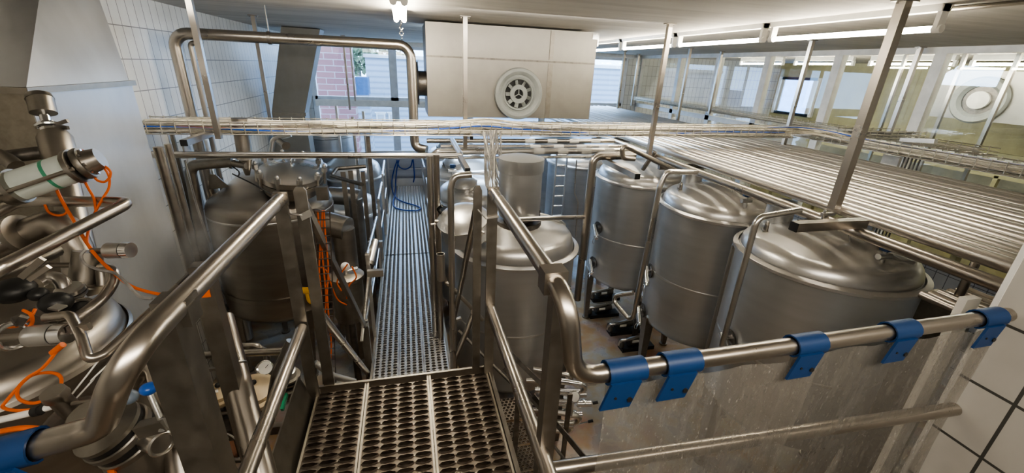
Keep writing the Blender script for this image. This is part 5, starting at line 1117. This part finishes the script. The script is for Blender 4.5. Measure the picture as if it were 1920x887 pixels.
# steam drifting beside the big left vessel
def steam_mat():
    m = bpy.data.materials.new('thin_steam'); m.use_nodes = True; nt = m.node_tree; nt.nodes.clear(); o = nt.nodes.new('ShaderNodeOutputMaterial')
    v = nt.nodes.new('ShaderNodeVolumePrincipled'); v.inputs['Color'].default_value = (.95,.95,.95,1); tc = nt.nodes.new('ShaderNodeTexCoord')
    ln_ = nt.nodes.new('ShaderNodeVectorMath'); ln_.operation = 'LENGTH'; mp = nt.nodes.new('ShaderNodeMapping'); mp.inputs['Location'].default_value = (0,0,-1.0); mp.inputs['Scale'].default_value = (4.2,4.2,2.4)
    mp.vector_type = 'POINT'; nt.links.new(tc.outputs['Object'], mp.inputs[0]); nt.links.new(mp.outputs[0], ln_.inputs[0])
    f = noise(nt, coords(nt,(1,1,.7)), 6, 4, .6); fall = ramp(nt, ln_.outputs['Value'], [(.15,(1,1,1)),(.95,(0,0,0))])
    r_ = ramp(nt, f, [(.42,(0,0,0)),(.72,(1,1,1))]); mu = nt.nodes.new('ShaderNodeMath'); mu.operation = 'MULTIPLY'; mu2 = nt.nodes.new('ShaderNodeMath'); mu2.operation = 'MULTIPLY'; mu2.inputs[1].default_value = 11
    nt.links.new(fall.outputs[0], mu.inputs[0]); nt.links.new(r_.outputs[0], mu.inputs[1]); nt.links.new(mu.outputs[0], mu2.inputs[0]); nt.links.new(mu2.outputs[0], v.inputs['Density']); nt.links.new(v.outputs[0], o.inputs['Volume']); return m
sc_ = at(385,470,D=3.15)
solo('steam_cloud','faint white steam drifting between the hood and the big left vessel','steam',MB().ball(sc_,.42,.62,.62,1,20,14),steam_mat(),kind='stuff')
# ================================================================== LIGHT AND CAMERA
w = bpy.data.worlds.new('World'); SC.world = w; w.use_nodes = True; nt = w.node_tree; bg = nt.nodes['Background']
sky = nt.nodes.new('ShaderNodeTexSky'); sky.sky_type = 'HOSEK_WILKIE'; sky.turbidity = 4; sky.sun_direction = (.3,.5,.6)
mx = nt.nodes.new('ShaderNodeMixRGB'); mx.inputs[0].default_value = .75; mx.inputs[2].default_value = (.48,.70,1.0,1)
nt.links.new(sky.outputs[0], mx.inputs[1]); nt.links.new(mx.outputs[0], bg.inputs[0]); bg.inputs[1].default_value = 7.5
def area(name, loc, rot, sx, sy, power, col):
    l = bpy.data.lights.new(name,'AREA'); l.shape = 'RECTANGLE'; l.size = sx; l.size_y = sy; l.energy = power; l.color = col
    o = bpy.data.objects.new(name,l); COL.objects.link(o); o.location = loc; o.rotation_euler = rot; o.visible_camera = True; return o
area('near_fill_light',(.5,-.2,3.62),(math.radians(48),0,0),3.2,.5,60,(1,.90,.76))  # added warm front fill from above the camera, no fitting modelled
area('next_room_fill',(6.5,6.2,3.3),(math.radians(60),0,math.radians(-90)),8,.4,60,(1,.95,.84))  # added fill to brighten the walls behind the glass, no fitting
area('hall_mid_fill',(.6,3.7,3.63),(math.radians(42),0,0),4.5,.25,20,(1,.93,.82))  # extra fill for the middle of the hall, not an actual lamp
p_ = area('window_portal',(1.6,YB+.15,2.4),(math.radians(-90),0,0),6,3,1,(1,1,1)); p_.data.cycles.is_portal = True
area('back_blue_fill',(1.4,6.3,3.45),(math.radians(-42),0,0),1.8,.5,60,(.60,.78,1))  # added bluish fill hidden behind the fan box; no skylight exists
cd = bpy.data.cameras.new('Camera'); cam = bpy.data.objects.new('Camera',cd); COL.objects.link(cam); SC.camera = cam
cd.sensor_fit = 'HORIZONTAL'; cd.sensor_width = 36; cd.lens = FPX/1920*36; cd.clip_start = .02; cd.clip_end = 200
M3 = Matrix((CR,CU,-_f)).transposed(); cam.matrix_world = Matrix.Translation(CAM)@M3.to_4x4()
SC.view_settings.view_transform = 'AgX'; SC.view_settings.look = 'AgX - Medium High Contrast'; SC.view_settings.exposure = .55
